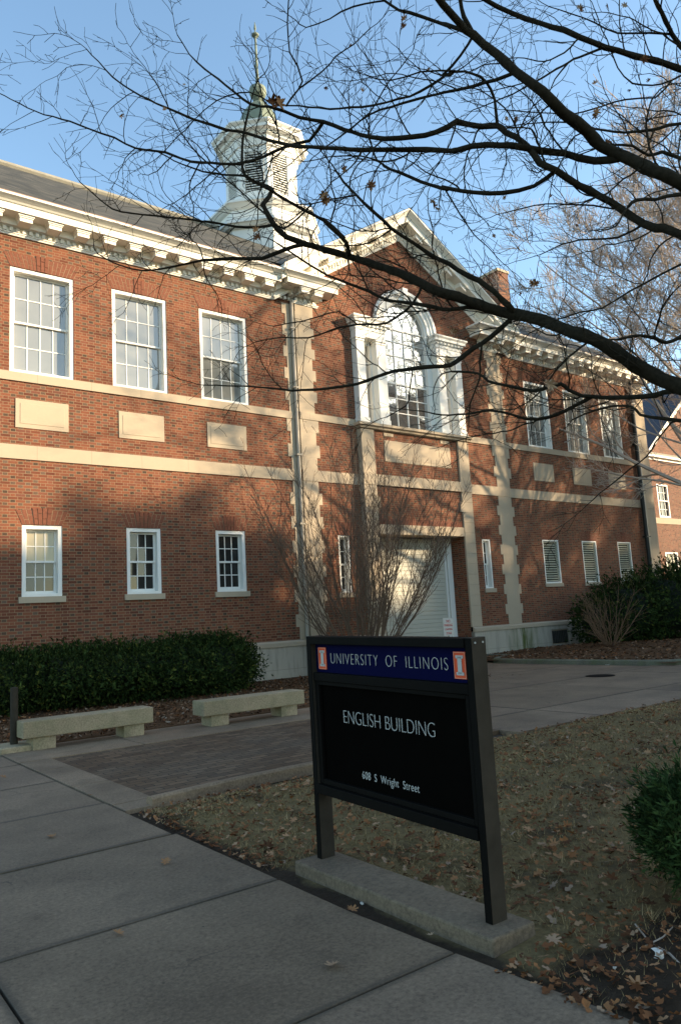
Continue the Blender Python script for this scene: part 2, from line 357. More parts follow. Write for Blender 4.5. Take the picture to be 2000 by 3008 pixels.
# ================================================================== THE SETTING: ground
def slab_sheet(mb, x0, x1, y0, y1, z, t=0.03): mb.box(x0, x1, y0, y1, z - t, z)
m = MB(); m.quad((-400, -400, -0.06), (400, -400, -0.06), (400, 400, -0.06), (-400, 400, -0.06)); struct(m.build('ground', M_soil))
m = MB(); GAP = 0.015
ys = [-14.83 - 1.43 * k for k in range(6, 0, -1)] + [-14.83, -13.42, -12.0, -10.59, -9.13, -7.7, -6.3, -4.9, -3.5, -2.1]
xs = [-7.8, -6.07, -4.34, -2.61, -0.88, 0.85, 2.43]
for i in range(len(xs) - 1):
    for j in range(len(ys) - 1):
        dz = random.uniform(-0.003, 0.003)
        if i == len(xs) - 2 and ys[j] < -13:
            e = lambda y: 2.455 + .13 * min(1, max(0, (-14.3 - y) / 1.7)); a_, b_ = ys[j] + GAP / 2, ys[j + 1] - GAP / 2
            m.prism([(xs[i] + GAP / 2, a_), (e(a_), a_), (e((a_ + b_) / 2), (a_ + b_) / 2), (e(b_), b_), (xs[i] + GAP / 2, b_)], 0, 'z', dz - .08, dz)
        else: slab_sheet(m, xs[i] + GAP / 2, xs[i + 1] - GAP / 2, ys[j] + GAP / 2, ys[j + 1] - GAP / 2, dz, 0.08)
struct(m.build('pavement', M_walk, bevel=0.004))
m = MB()
yb = [-11.02, -10.72, -9.6, -8.4, -7.62]
for j in range(4): slab_sheet(m, 2.45, 2.82, yb[j] + .006, yb[j + 1] - .006, random.uniform(-.002, .004), 0.08)
for a, b in ((2.45, 4.02), (4.03, 5.62), (5.63, 7.22), (7.23, 9.0)):
    slab_sheet(m, a, b - .008, -7.60, -7.30, 0.004, 0.08); slab_sheet(m, a, b - .008, -7.29, -6.30, 0.002, 0.08)
struct(m.build('path', M_strip, bevel=0.004))
m = MB(); slab_sheet(m, 2.83, 7.4, -10.78, -7.61, -0.006, 0.06); struct(m.build('paving', M_paver))
m = MB()
dx = [7.42, 9.15, 12.2, 15.2, 16.6]
dy = [-11.1, -9.9, -7.55, -5.2, -2.8, 0.42]
for i in range(4):
    for j in range(5):
        if i == 0 and j > 1: continue
        slab_sheet(m, dx[i] + .006, dx[i + 1] - .006, dy[j] + .006, dy[j + 1] - .006, -0.004 + random.uniform(-.002, .002), 0.08)
slab_sheet(m, 16.6, 18.3, -2.2, 0.42, -0.004, 0.08); slab_sheet(m, 16.606, 40, -11.1, -8.0, -0.004, 0.08)
slab_sheet(m, 16.606, 17.2, -8.0, -7.3, -0.006, 0.08)
struct(m.build('road', M_drive))
# lawn with slightly uneven surface
m = MB(); NX, NY = 90, 60
LX0, LX1, LY0, LY1 = 2.44, 22.0, -24.0, -11.0
def lawn_h(x, y):
    e = min(1, max(0, (x - 2.44) / 0.5)) * min(1, max(0, (-11.0 - y) / 0.4))
    return -0.035 + e * (0.045 + 0.018 * sin(x * 2.1 + y) + 0.014 * sin(y * 3.3 - x * 1.3) + 0.01 * sin(x * 7.1) * sin(y * 6.3))
for j in range(NY + 1):
    for i in range(NX + 1):
        fx = (i / NX) ** 1.8
        x = LX0 + (LX1 - LX0) * fx; y = LY0 + (LY1 - LY0) * j / NY; m.v.append((x, y, lawn_h(x, y)))
for j in range(NY):
    for i in range(NX): a = j * (NX + 1) + i; m.f.append((a, a + 1, a + NX + 2, a + NX + 1))
struct(m.build('lawn', M_lawn, smooth=True, fix=False))
# mulch beds
def bed(name, poly, z):
    m = MB(); m.prism(poly, 0, 'z', -0.05, z); return struct(m.build(name, M_mulch))
bed('mulch_bed', [(-8, -6.28), (2.4, -6.28), (2.45, -6.29), (9.0, -6.29), (9.1, -7.5), (9.13, -5.4), (13.2, -2.8), (14.0, -0.02), (-8, -0.02)], 0.012)
m = MB()
for j in range(21):
    for i in range(41):
        x = 16.78 + 24 * (i / 40) ** 1.3; y = -7.9 + 7.9 * j / 20
        m.v.append((x, y, 0.06 + 0.16 * min(1, (x - 16.78) / 3) * (0.6 + 0.4 * sin(x * 1.3 + y * .9)) * min(1, (0.4 - y) / 2)))
for j in range(20):
    for i in range(40): a = j * 41 + i; m.f.append((a, a + 1, a + 42, a + 41))
struct(m.build('mulch_bed', M_mulch, smooth=True, fix=False))
# kerbs (path on the ground, rounded section)
def kerb(path, w_, h, name, label, mat=None):
    t = thing(name, label, 'kerb', (path[0][0], path[0][1], 0)); m = MB()
    prof = [(-w_ / 2, -0.05), (-w_ / 2, h * 0.75), (-w_ * 0.3, h), (w_ * 0.3, h), (w_ / 2, h * 0.75), (w_ / 2, -0.05)]
    m.sweep(prof, path); o = m.build('edging', mat or M_kerb); keep(o, t); return t
kerb([(24, -8.12), (17.5, -8.05), (17.05, -7.75), (16.78, -7.2), (16.72, -6.0), (16.70, -4.2), (16.72, -3.0), (16.95, -2.3), (17.5, -1.9), (18.35, -1.7), (18.5, -1.2), (18.5, -0.1)], 0.16, 0.12, 'kerb', 'long weathered grey kerb between the driveway and the mulch bed under the vents')
kerb([(2.68, -10.97), (3.6, -10.86), (4.6, -10.84), (6.3, -10.95)], 0.10, 0.065, 'kerb', 'low rounded concrete edging between the brick paving and the lawn', M_strip)
# ================================================================== THE MAIN BUILDING
BX0, BX1 = 2.3, 30.45
CX = 16.34
B = thing('brick_university_building', 'long two storey red brick university building with pale stone bands, white cornice and white cupola', 'building', (0, 0, 0))
PX0, PX1 = 11.95, 20.75; PY = -0.1
wuL = [4.806, 7.207, 9.609]; wuR = [23.04, 25.44, 27.84]
W = 1.451; WZ = (7.50, 10.05); LW = 0.88; LZ = (2.37, 3.98)
holes = []
for x in wuL: holes += [(x - W / 2, x + W / 2, *WZ), (x - LW / 2, x + LW / 2, *LZ)]
m = MB(); wall_grid(m, BX0, PX0, 1.0, 11.1, 0.0, holes, 0.25)
m.quad((BX0, 0, 1), (BX0, 18, 1), (BX0, 18, 11.3), (BX0, 0, 11.3)); m.prism([(0, 11.1), (17.4, 11.1), (8.7, 17.3)], 0, 'x', BX0, BX0 + .3)
m.build('wall', M_brick, B)
holes = []
for x in wuR: holes += [(x - W / 2, x + W / 2, *WZ), (x - 0.47, x + 0.47, 2.37, 3.98)]
m = MB(); wall_grid(m, PX1, BX1, 1.0, 11.1, 0.0, holes, 0.25)
m.quad((BX1, 0, 0), (BX1, 18, 0), (BX1, 18, 11.3), (BX1, 0, 11.3)); m.prism([(0, 11.1), (17.4, 11.1), (8.7, 17.3)], 0, 'x', BX1 - .3, BX1)
m.build('wall', M_brick, B)
# pavilion wall with gable
AZ = 10.82; AR = 0.98; ARO = 1.30; c = CX - 0.02
slits = [(13.30, 0.42), (19.42, 0.42)]
holes = [(c - 2.2, c + 2.2, 7.4, 10.3), (c - 1.5, c + 1.5, 10.3, 11.3)] + [(x - w_ / 2, x + w_ / 2, 2.25, 3.93) for x, w_ in slits]
holes_front = holes + [(14.2, 18.5, 0.9, 4.3)]
m = MB(); wall_grid(m, PX0, PX1, 1.0, 11.3, PY, holes_front, 0.25, holes_front[:2] + holes_front[-1:])
zt = lambda dx: 13.98 - 0.633 * abs(dx) + 0.28
for s_ in (-1, 1):
    m.quad((c + s_ * 1.5, PY, 11.3), (c + s_ * 4.45, PY, 11.3), (c + s_ * 4.45, PY, zt(4.45)), (c + s_ * 1.5, PY, zt(1.5)))
m.quad((c - 1.5, PY, 12.6), (c + 1.5, PY, 12.6), (c + 1.5, PY, zt(1.5)), (c, PY, zt(0)), (c - 1.5, PY, zt(1.5)))
R_ = 1.24; N = 32
def box_edge(t):
    x, z = cos(t), sin(t); k = min(1.5 / abs(x) if abs(x) > 1e-6 else 99, 1.78 / z if z > 1e-6 else 99); return (c + x * k, AZ + z * k)
for i in range(N):
    t0, t1 = pi * i / N, pi * (i + 1) / N
    e0, e1 = box_edge(t0), box_edge(t1)
    m.quad((c + R_ * cos(t0), PY, AZ + R_ * sin(t0)), (c + R_ * cos(t1), PY, AZ + R_ * sin(t1)), (e1[0], PY, e1[1]), (e0[0], PY, e0[1]))
for s_ in (-1, 1):
    ca = (c + s_ * 1.5, PY, 12.6); tt = math.atan2(1.78, s_ * 1.5); e = box_edge(tt - 0.001); e2 = box_edge(tt + 0.001)
m.quad((c - 1.5, PY, 10.3), (c - 1.24, PY, 10.3), (c - 1.24, PY, AZ), (c - 1.5, PY, AZ)); m.quad((c + 1.5, PY, 10.3), (c + 1.24, PY, 10.3), (c + 1.24, PY, AZ), (c + 1.5, PY, AZ))
m.quad((PX0, PY, 0.95), (PX0, 0.05, 0.95), (PX0, 0.05, 11.2), (PX0, PY, 11.2)); m.quad((PX1, PY, 0.95), (PX1, 0.05, 0.95), (PX1, 0.05, 11.2), (PX1, PY, 11.2))
m.build('wall', M_brick, B)
# corner fill behind arch box edge (dark interior box keeps sky light out)
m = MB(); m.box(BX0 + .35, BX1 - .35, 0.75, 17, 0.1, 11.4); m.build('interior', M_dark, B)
# stone base and water table
def front_runs(y_wing, y_pav, z0, z1, name, mat, pieces, ret=None):
    m = MB()
    for a, b, y in pieces: m.box(a, b, y, y + 0.25, z0, z1)
    return m.build(name, mat, B, bevel=0.006)
BYX0, BYX1, BYY = 14.02, 18.66, -0.32
for a, b, y, hs in ((BX0 - .05, PX0 - .06, -0.06, []), (PX0 - .06, BYX0 - .05, -0.16, []), (BYX1 + .05, PX1 + .06, -0.16, []), (PX1 + .06, 22.55, -0.06, []), (23.55, BX1 + .05, -0.06, [])):
    m = MB(); m.box(a, b, y, y + 0.3, -0.05, 0.84)
    if b == 22.55: m.box(22.551, 23.549, -0.06, 0.24, -0.05, 0.15); m.box(22.551, 23.549, -0.06, 0.24, 0.68, 0.84)
    m.build('stone_base', M_base, B, bevel=0.008)
for a, b in ((BYX0 - .05, 14.52 - .02), (18.18 + .02, BYX1 + .05)): m = MB(); m.box(a, b, BYY - .06, 0.4, -0.05, 0.84); m.build('stone_base', M_base, B, bevel=0.008)
WT = [(0.0, 0.843), (0.09, 0.843), (0.09, 0.95), (0.0, 1.0)]
for path in ([(BX0, 0), (PX0, 0), (PX0, PY), (BYX0, PY), (BYX0, BYY), (14.51, BYY)], [(18.19, BYY), (BYX1, BYY), (BYX1, PY), (PX1, PY), (PX1, 0), (BX1, 0)]): m = MB(); m.sweep(WT, path); m.build('water_table', M_stonep, B)
wb = MB(); wb.box(22.56, 23.54, -0.02, 0.1, 0.155, 0.675); wv = wb.build('basement_window', M_stonep, B)
m = MB()
for k in range(9): m.box(22.62 + k * .1, 22.65 + k * .1, -0.05, -0.03, 0.2, 0.63)
m.build('bar', M_blackpipe, wv); m = MB(); m.box(22.6, 23.5, -0.028, -0.022, 0.19, 0.64); m.build('pane', M_mirror, wv)
# stone bands: lower band and sill band
for a, b, y in ((BX0, PX0, -0.03), (PX0, BYX0, PY - .03), (BYX1, PX1, PY - .03), (PX1, BX1, -0.03)): m = MB(); m.box(a + (.0 if a < 3 else .001), b - .001, y, y + 0.1, 5.47, 5.80); m.build('stone_band', M_stone, B, bevel=0.004)
m = MB(); m.box(BYX0 - .012, BYX1 + .012, BYY - .015, BYY + .2, 5.47, 5.80)
m.build('stone_band', M_stone, B, bevel=0.004)
for a, b, y in ((BX0, PX0, -0.035), (PX0, BYX0, PY - .035), (BYX1, PX1, PY - .035), (PX1, BX1, -0.035)): m = MB(); m.box(a + .001, b - .001, y, y + 0.15, 7.29, 7.50); m.build('sill_band', M_stone, B, bevel=0.004)
# quoins
def quoin(x0, x1, y, left, right, z0=1.002, z1=10.8, name='quoin_strip', tooth=0.11):
    for a, b in ((z0, 5.47), (5.80, 7.29), (7.50, z1)):
        m = MB()
        n = max(1, round((b - a) / 0.338)); h = (b - a) / n
        for k in range(n):
            wide = (k % 2 == 1)
            l = x0 - (tooth if wide and left else 0); r = x1 + (tooth if wide and right else 0)
            m.box(l, r, y - 0.018, y + 0.1, a + k * h, a + (k + 1) * h)
        m.build(name, M_stonep, B, bevel=0.003)
quoin(11.66, 11.94, 0.0, True, False); quoin(11.94, 12.48, PY, False, True)
quoin(20.22, 20.76, PY, True, False); quoin(20.77, 21.02, 0.0, False, True)
quoin(29.72, 30.46, 0.0, True, False); quoin(2.29, 2.95, 0.0, False, True)
# rectangular stone panels
for x in wuL + wuR:
    m = MB(); m.box(x - .592, x + .592, -0.018, 0.05, 6.205, 6.882)
    o = m.build('stone_panel', M_stonep, B)
    m = MB(); f = 0.1
    m.box(x - .592 + f, x + .592 - f, -0.026, -0.0185, 6.205 + f, 6.882 - f); m.build('raised_field', M_stonep, o, bevel=0.003)
# flat brick arches
def flat_arch(xc, w_, z, h, y, splay=0.16, n=None):
    mk = MB(); mk.prism([(xc - w_ / 2, z), (xc + w_ / 2, z), (xc + w_ / 2 + splay, z + h), (xc - w_ / 2 - splay, z + h)], 0, 'y', y - .003, y + .02); bk = mk.build('brick_lintel', M_mortar, B)
    m = MB(); n = n or int(w_ / 0.085)
    for k in range(n):
        f0, f1 = k / n + 0.006 / w_, (k + 1) / n - 0.006 / w_
        b0, b1 = -w_ / 2 + w_ * f0, -w_ / 2 + w_ * f1; T = w_ / 2 + splay
        t0, t1 = -T + 2 * T * f0, -T + 2 * T * f1
        key = abs(k - (n - 1) / 2) < 1.6
        hh = h + (0.0 if not key else 0.05)
        z1 = z; zm = z + h * (0.34 if k % 2 else 0.66)
        def P(f, bb, tt): return xc + bb + (tt - bb) * f
        yy = y - 0.006 - (0.012 if key else 0) - random.uniform(0, .003)
        for (fa, fb) in ((0.0, 0.34 if k % 2 else 0.66), ((0.34 if k % 2 else 0.66) + 0.03, 1.0)):
            za, zb = z + hh * fa, z + hh * fb
            m.prism([(P(fa, b0, t0), za), (P(fa, b1, t1), za), (P(fb, b1, t1), zb), (P(fb, b0, t0), zb)], 0, 'y', yy, y + 0.02)
    return m.build('voussoirs', M_vouss, bk)
for x in wuL + wuR: flat_arch(x, W, WZ[1] + .006, 0.33, 0.0)
for x in wuL: flat_arch(x, LW, LZ[1] + .006, 0.33, 0.0, 0.14)
for x in wuR: flat_arch(x, 0.94, LZ[1] + .006, 0.33, 0.0, 0.14)
for x, w_ in slits: flat_arch(x, w_, 3.936, 0.33, PY, 0.12)
# windows
def window(x, w_, z0, z1, y, cols, rows, pane, sill=None, side=None, cas=0.092):
    a, b = x - w_ / 2, x + w_ / 2
    m = MB()
    for bx in ((a, a + cas, z0, z1), (b - cas, b, z0, z1), (a + cas, b - cas, z1 - cas, z1), (a + cas, b - cas, z0, z0 + cas * .7)):
        m.box(bx[0], bx[1], y + 0.015, y + 0.24, bx[2], bx[3])
    fr = m.build('window', M_white, B, bevel=0.004)
    ia, ib, iz0, iz1 = a + cas + .002, b - cas - .002, z0 + cas * .7 + .002, z1 - cas - .002
    zm = (iz0 + iz1) / 2
    for (s0, s1, yy) in ((zm - .02, iz1, y + 0.150), (iz0, zm + .02, y + 0.193)):
        m = MB(); st = 0.045
        m.box(ia, ia + st, yy, yy + .035, s0, s1); m.box(ib - st, ib, yy, yy + .035, s0, s1)
        m.box(ia + st, ib - st, yy, yy + .035, s1 - st, s1); m.box(ia + st, ib - st, yy, yy + .035, s0, s0 + st * (1.0 if s0 > iz0 + .1 else 1.5))
        gx0, gx1 = ia + st, ib - st; gz0, gz1 = s0 + st * (1.0 if s0 > iz0 + .1 else 1.5), s1 - st
        for k in range(1, cols): q = gx0 + (gx1 - gx0) * k / cols; m.box(q - .011, q + .011, yy + .004, yy + .03, gz0, gz1)
        for k in range(1, rows): q = gz0 + (gz1 - gz0) * k / rows; m.box(gx0, gx1, yy + .006, yy + .028, q - .011, q + .011)
        m.build('sash', M_white, fr)
        m = MB()
        for k in range(cols):
            for r in range(rows):
                X0 = gx0 + (gx1 - gx0) * k / cols; X1 = gx0 + (gx1 - gx0) * (k + 1) / cols
                Z0 = gz0 + (gz1 - gz0) * r / rows; Z1 = gz0 + (gz1 - gz0) * (r + 1) / rows
                tx, tz = random.uniform(-.0012, .0012), random.uniform(-.0016, .0016)
                m.quad((X0, yy + .018 - tx - tz, Z0), (X1, yy + .018 + tx - tz, Z0), (X1, yy + .018 + tx + tz, Z1), (X0, yy + .018 - tx + tz, Z1))
        m.build('pane', pane if not (side and s0 > iz0 + .1) else side, fr, fix=False)
    if sill:
        m = MB(); m.box(a - .07, b + .07, y - 0.05, y + 0.15, z0 - .14, z0 - .001); m.build('sill', M_stonep, fr, bevel=0.005)
    return fr
for x in wuL + wuR: window(x, W, WZ[0], WZ[1], 0.0, 4, 2, M_glassU)
for i, x in enumerate(wuL): window(x, LW, LZ[0], LZ[1], 0.0, 3, 2, M_glassL if i else M_glassL, True, M_glassB if i == 0 else None)
for x, w_ in slits: window(x, w_, 2.25, 3.93, PY, 1, 2, M_glassL, True, cas=0.06)
# louvred vents
for x in wuR:
    m = MB(); a, b, z0, z1, cs = x - .47, x + .47, 2.37, 3.98, 0.05
    for bx in ((a, a + cs, z0, z1), (b - cs, b, z0, z1), (a + cs, b - cs, z1 - cs, z1), (a + cs, b - cs, z0, z0 + cs)): m.box(bx[0], bx[1], 0.0, 0.15, bx[2], bx[3])
    o = m.build('louvred_vent', M_white, B, bevel=0.003)
    m = MB(); n = 17
    for k in range(n):
        z = z0 + cs + (z1 - z0 - 2 * cs) * (k + .5) / n
        m.prism([(0.015, z - .025), (0.027, z - .03), (0.10, z + .028), (0.09, z + .034)], 0, 'x', a + cs, b - cs)
    m.build('slats', M_louv2, o)
    m = MB(); m.box(a + cs, b - cs, 0.13, 0.14, z0 + cs, z1 - cs); m.build('backing', M_dark, o)
    m = MB(); m.box(a - .05, b + .05, -0.04, 0.14, z0 - .13, z0 - .001); m.build('sill', M_stonep, o, bevel=0.005)
# ---------------- projecting centre bay
bay = MB()
IY = BYY + 0.06
bay.quad((14.5, IY, 4.27), (18.2, IY, 4.27), (18.2, IY, 7.25), (14.5, IY, 7.25))
bay.quad((18.17, IY, 0.3), (18.17, 0.45, 0.3), (18.17, 0.45, 4.0), (18.17, IY, 4.0)); bay.quad((14.53, IY, 0.3), (14.53, 0.45, 0.3), (14.53, 0.45, 4.0), (14.53, IY, 4.0))
bay.build('wall', M_brick, B)
for x0, x1, s_ in ((BYX0, 14.52, 1), (18.18, BYX1, -1)):
    m = MB()
    for a, b in ((1.002, 5.47), (5.80, 7.22)):
        n = round((b - a) / 0.338) if b < 5.5 else 1; h = (b - a) / n
        for k in range(n):
            ex = 0.10 if (k % 2 and b < 5.5 and a + k * h > 4.2) else 0
            z0_, z1_ = a + k * h + .002, a + (k + 1) * h - .002
            m.box(x0 - (ex if s_ < 0 else 0), x1 + (ex if s_ > 0 else 0), BYY, PY + .02 if z1_ > 4.2 else 0.1 - .0, z0_, z1_)
    m.build('stone_pilaster', M_stonep, B, bevel=0.004)
m = MB(); m.box(14.53, 18.17, BYY + .012, 0.10, 3.97, 4.27); m.build('stone_lintel', M_stonep, B, bevel=0.005)
m = MB(); m.box(14.53, 18.17, 0.10, 0.9, 3.975, 4.2); m.build('soffit', simple('dark_tan_soffit', (0.30, 0.24, 0.16), 0.3, 2, 0.8), B)  # soffit in a darker tan than the limestone around it
m = MB()
for k in range(40): xx = 14.56 + k * (3.58 / 40); m.box(xx, xx + 0.08, IY - .01, IY + .02, 4.275, 4.47)
m.build('soldier_course', M_vouss, B)
m = MB(); m.box(14.95, 17.82, IY - .02, IY + .05, 6.25, 6.93); o = m.build('stone_panel', M_stonep, B, bevel=0.004)
m = MB(); m.box(15.05, 17.72, IY - .028, IY - .0205, 6.35, 6.83); m.build('raised_field', M_stonep, o, bevel=0.003)
m = MB()
for xx in (14.95, 17.4): m = MB(); m.box(xx, xx + .4, IY - .02, IY + .05, 7.06, 7.16); m.build('stone_block', M_stonep, B)
m = MB(); m.sweep([(0, 7.22), (0.05, 7.22), (0.07, 7.27), (0.13, 7.30), (0.13, 7.38), (0.0, 7.40)], [(BYX0, PY), (BYX0, BYY), (BYX1, BYY), (BYX1, PY)]); m.box(BYX0, BYX1, BYY, 0.1, 7.2, 7.395); m.build('window_sill', M_stonep, B)
# garage door
m = MB()
for k in range(30):
    z0_ = 0.02 + k * 0.131; m.prism([(0.415, z0_), (0.40, z0_ + .01), (0.40, z0_ + .118), (0.415, z0_ + .13), (0.46, z0_ + .13), (0.46, z0_)], 0, 'x', 14.62, 17.95)
gd = m.build('garage_door', simple('ivory_door_paint', (0.50, 0.47, 0.38), 0.06, 3, 0.5), B)
m = MB(); m.box(14.53, 14.62, 0.36, 0.46, 0.0, 3.97); m.box(17.95, 18.17, 0.36, 0.46, 0.0, 3.97); m.build('frame', M_white, gd)
m = MB(); m.box(17.83, 17.90, 0.37, 0.40, 0.0, 3.95); m.build('track', M_white, gd)
# ---------------- venetian window
VY = BYY - 0.03
m = MB(); m.box(c - 2.30, c + 2.30, VY + .04, 0.1, 7.3965, 7.415); vw = m.build('palladian_window', M_white, B)
pl = [(13.94 + .04, 14.31), (14.84, 15.20), (17.50, 17.76), (18.12, 18.50)]
pl = [(c - 2.30, c - 1.98), (c - 1.50, c - 1.14), (c + 1.14, c + 1.50), (c + 1.98, c + 2.30)]
for a, b in pl:
    V = MB(); V.box(a, b, VY, 0.12, 7.42, 10.12); V.box(a - .03, b + .03, VY - .03, 0.1, 7.402, 7.55); V.box(a - .02, b + .02, VY - .02, 0.1, 10.0, 10.05); V.box(a - .035, b + .035, VY - .035, 0.1, 10.08, 10.14)
    V.build('pilaster', M_white, vw, bevel=0.006)
for s_ in (-1, 1):
    m = MB()
    x0_, x1_ = (c - 2.29, c - 1.15) if s_ < 0 else (c + 1.15, c + 2.29)
    EN = [(0.0, 10.142), (0.02, 10.142), (0.02, 10.35), (0.04, 10.38), (0.04, 10.48), (0.07, 10.50), (0.09, 10.56), (0.15, 10.58), (0.15, 10.66), (0.20, 10.72), (0.20, 10.76), (0.0, 10.80)]
    m.sweep(EN, [(x0_, PY), (x0_, VY), (x1_, VY), (x1_, 0.05)]); m.box(x0_ + .001, x1_ - .001, VY + .001, 0.05, 10.142, 10.83)
    m.build('entablature', M_white, vw)
m = MB()
for s_ in (-1, 1):
    x0_, x1_ = (c - 2.36, c - 1.10) if s_ < 0 else (c + 1.10, c + 2.36)
    n = 8
    for k in range(n): xx = x0_ + .02 + (x1_ - x0_ - .1) * k / (n - 1); m.box(xx, xx + .07, VY - .10, VY - .03, 10.485, 10.565)
m.build('dentils', M_white, vw)
m = MB()    # archivolt: stepped rings
def ring(m, r0, r1, y0, y1, n=40, a0=0, a1=pi):
    for i in range(n):
        t0, t1 = a0 + (a1 - a0) * i / n, a0 + (a1 - a0) * (i + 1) / n
        m.prism([(c + r0 * cos(t0), AZ + r0 * sin(t0)), (c + r1 * cos(t0), AZ + r1 * sin(t0)), (c + r1 * cos(t1), AZ + r1 * sin(t1)), (c + r0 * cos(t1), AZ + r0 * sin(t1))], 0, 'y', y0, y1)
ring(m, 0.98, 1.12, -0.16, 0.14); ring(m, 1.12, 1.22, -0.20, 0.0); ring(m, 1.22, 1.32, -0.25, PY + .01); ring(m, 1.32, 1.37, -0.19, PY + .01)
m.build('arch_moulding', M_white, vw)
m = MB(); m.prism([(c - .075, AZ + .97), (c + .075, AZ + .97), (c + .115, AZ + 1.42), (c - .115, AZ + 1.42)], 0, 'y', -0.27, -0.05); m.build('keystone', M_white, vw, bevel=0.01)
m = MB()
for rr in (1.375, 1.49):
    n = 56
    for i in range(n):
        t0, t1 = pi * (i + .06) / n, pi * (i + .94) / n; r1 = rr + .107
        m.prism([(c + rr * cos(t0), AZ + rr * sin(t0)), (c + r1 * cos(t0), AZ + r1 * sin(t0)), (c + r1 * cos(t1), AZ + r1 * sin(t1)), (c + rr * cos(t1), AZ + rr * sin(t1))], 0, 'y', PY - .012, PY + .01)
m.build('brick_arch', simple('arch_brick', (0.13, 0.05, 0.03), 0.4, 20, 0.85), vw)
GY = 0.0
m = MB(); m.box(c - .98, c - .90, GY - .1, GY + .1, 7.42, AZ); m.box(c + .90, c + .98, GY - .1, GY + .1, 7.42, AZ); m.box(c - .90, c + .90, GY - .1, GY + .1, 7.42, 7.5)
m.box(c - 1.14, c - .98, -0.06, 0.12, 7.42, AZ); m.box(c + .98, c + 1.14, -0.06, 0.12, 7.42, AZ)
for k in (-1, 0, 1): m.box(c + k * .45 - .013, c + k * .45 + .013, GY, GY + .04, 7.5, AZ + (0.02 if k else 0.02))
for z in (7.98, 8.46, 9.42, 9.9, 10.38): m.box(c - .9, c + .9, GY + .003, GY + .035, z - .013, z + .013)
m.box(c - .9, c + .9, GY - .02, GY + .05, 8.92, 8.98); m.box(c - .9, c + .9, GY - .01, GY + .045, AZ - .03, AZ + .02)
# gothic tracery: intersecting arcs
for k in range(-1, 4):
    pass
def arc_bar(x_c, r, t0, t1, n=16):
    pts = []
    for i in range(n + 1):
        t = t0 + (t1 - t0) * i / n; x, z = x_c + r * cos(t), AZ + r * sin(t)
        if (x - c) ** 2 + (z - AZ) ** 2 < 0.97 ** 2: pts.append(Vector((x, GY + .02, z)))
    if len(pts) > 1: m.tube(pts, [0.015] * len(pts), 4)
for x0_ in (-.9, -.45, 0.0, .45, .9):
    arc_bar(c + x0_ + 0.9, 0.9, pi, pi / 2); arc_bar(c + x0_ - 0.9, 0.9, 0, pi / 2)
ring(m, 0.90, 0.985, GY - .1, GY + .1)
m.build('sash', M_white, vw)
m = MB()
for i in range(4):
    for j, (z0_, z1_) in enumerate(((7.5, 7.98), (7.98, 8.46), (8.46, 8.95), (8.95, 9.42), (9.42, 9.9), (9.9, 10.38), (10.38, AZ))):
        X0 = c - .9 + .45 * i; X1 = X0 + .45; t_ = random.uniform(-.003, .003); t2 = random.uniform(-.004, .004)
        m.quad((X0, GY + .03 - t_ - t2, z0_), (X1, GY + .03 + t_ - t2, z0_), (X1, GY + .03 + t_ + t2, z1_), (X0, GY + .03 - t_ + t2, z1_))
pts = [(c + .93 * cos(pi * i / 24), GY + .03, AZ + .93 * sin(pi * i / 24)) for i in range(25)]
m.quad(*pts)
for s_ in (-1, 1): m.box(*( (c - 2.0, c - 1.48) if s_ < 0 else (c + 1.48, c + 2.0)), 0.02, 0.03, 7.45, 10.2)
m.build('pane', M_mirror, vw, fix=False)
m = MB()
for s_ in (-1, 1):
    a, b = (c - 1.98, c - 1.50) if s_ < 0 else (c + 1.50, c + 1.98)
    m.box(a, a + .07, -0.1, 0.02, 7.42, 10.14); m.box(b - .07, b, -0.1, 0.02, 7.42, 10.14); m.box(a, b, -0.1, 0.02, 10.0, 10.14); m.box(a, b, -0.1, 0.02, 7.42, 7.52); m.box(a, b, -0.03, 0.01, 8.75, 8.82)
    for z in (8.1, 9.45): m.box(a, b, -.01, 0.015, z - .012, z + .012)
m.build('sidelight_frame', M_white, vw)
# ---------------- cornice
CP = [(0.0, 10.80), (0.04, 10.80), (0.055, 10.84), (0.07, 10.845), (0.07, 10.87), (0.02, 10.872), (0.02, 10.985), (0.09, 10.988), (0.10, 11.00), (0.15, 11.005), (0.15, 11.165), (0.50, 11.17), (0.50, 11.34), (0.53, 11.345), (0.56, 11.38), (0.64, 11.43), (0.68, 11.45), (0.68, 11.50), (0.0, 11.50)]
def dent(m, x0, x1, y, n):
    for k in range(n): xx = x0 + (x1 - x0) * k / n; m.box(xx, xx + (x1 - x0) / n * .55, y - .085, y - .018, 10.885, 10.982)
def modillion(x, y, z, parent, proto=[None]):
    if proto[0] is None:
        m = MB(); m.box(-.185, .185, -.31, .0, -.04, 0.0); m.box(-.16, .16, -.29, .0, -.075, -.04); m.box(-.145, .145, -.27, .0, -.165, -.075)
        proto[0] = m.build('modillion', M_whitec, parent, bevel=0.008); o = proto[0]
    else: o = proto[0].copy(); COL.objects.link(o); o.parent = parent
    o.location = (x, y, z); return o
def cornice(paths, dents, mods):
    m = MB()
    for p in paths: m.sweep(CP, p)
    for (a, b, y, n) in dents: dent(m, a, b, y, n)
    o = m.build('cornice', M_whitec, B)
    for (x, y) in mods: modillion(x, y, 11.165, o)
    return o
cornice([[(BX0 - .02, 0), (11.28, 0)]], [(BX0, 11.9, 0.0, 66)], [(4.33 - .66 * 3 + .66 * k, -.15) for k in range(14)])
cornice([[(21.44, 0), (BX1, 0), (BX1, 1.5)]], [(20.8, BX1, 0.0, 66)], [(21.6 + .66 * k, -.15) for k in range(14)])
wing_low = [(p if p < .2 else .15, z) for p, z in CP if z < 11.17] + [(0, 11.17)]
ZR = 0.004
CPr = [(p, z + ZR) for p, z in CP]
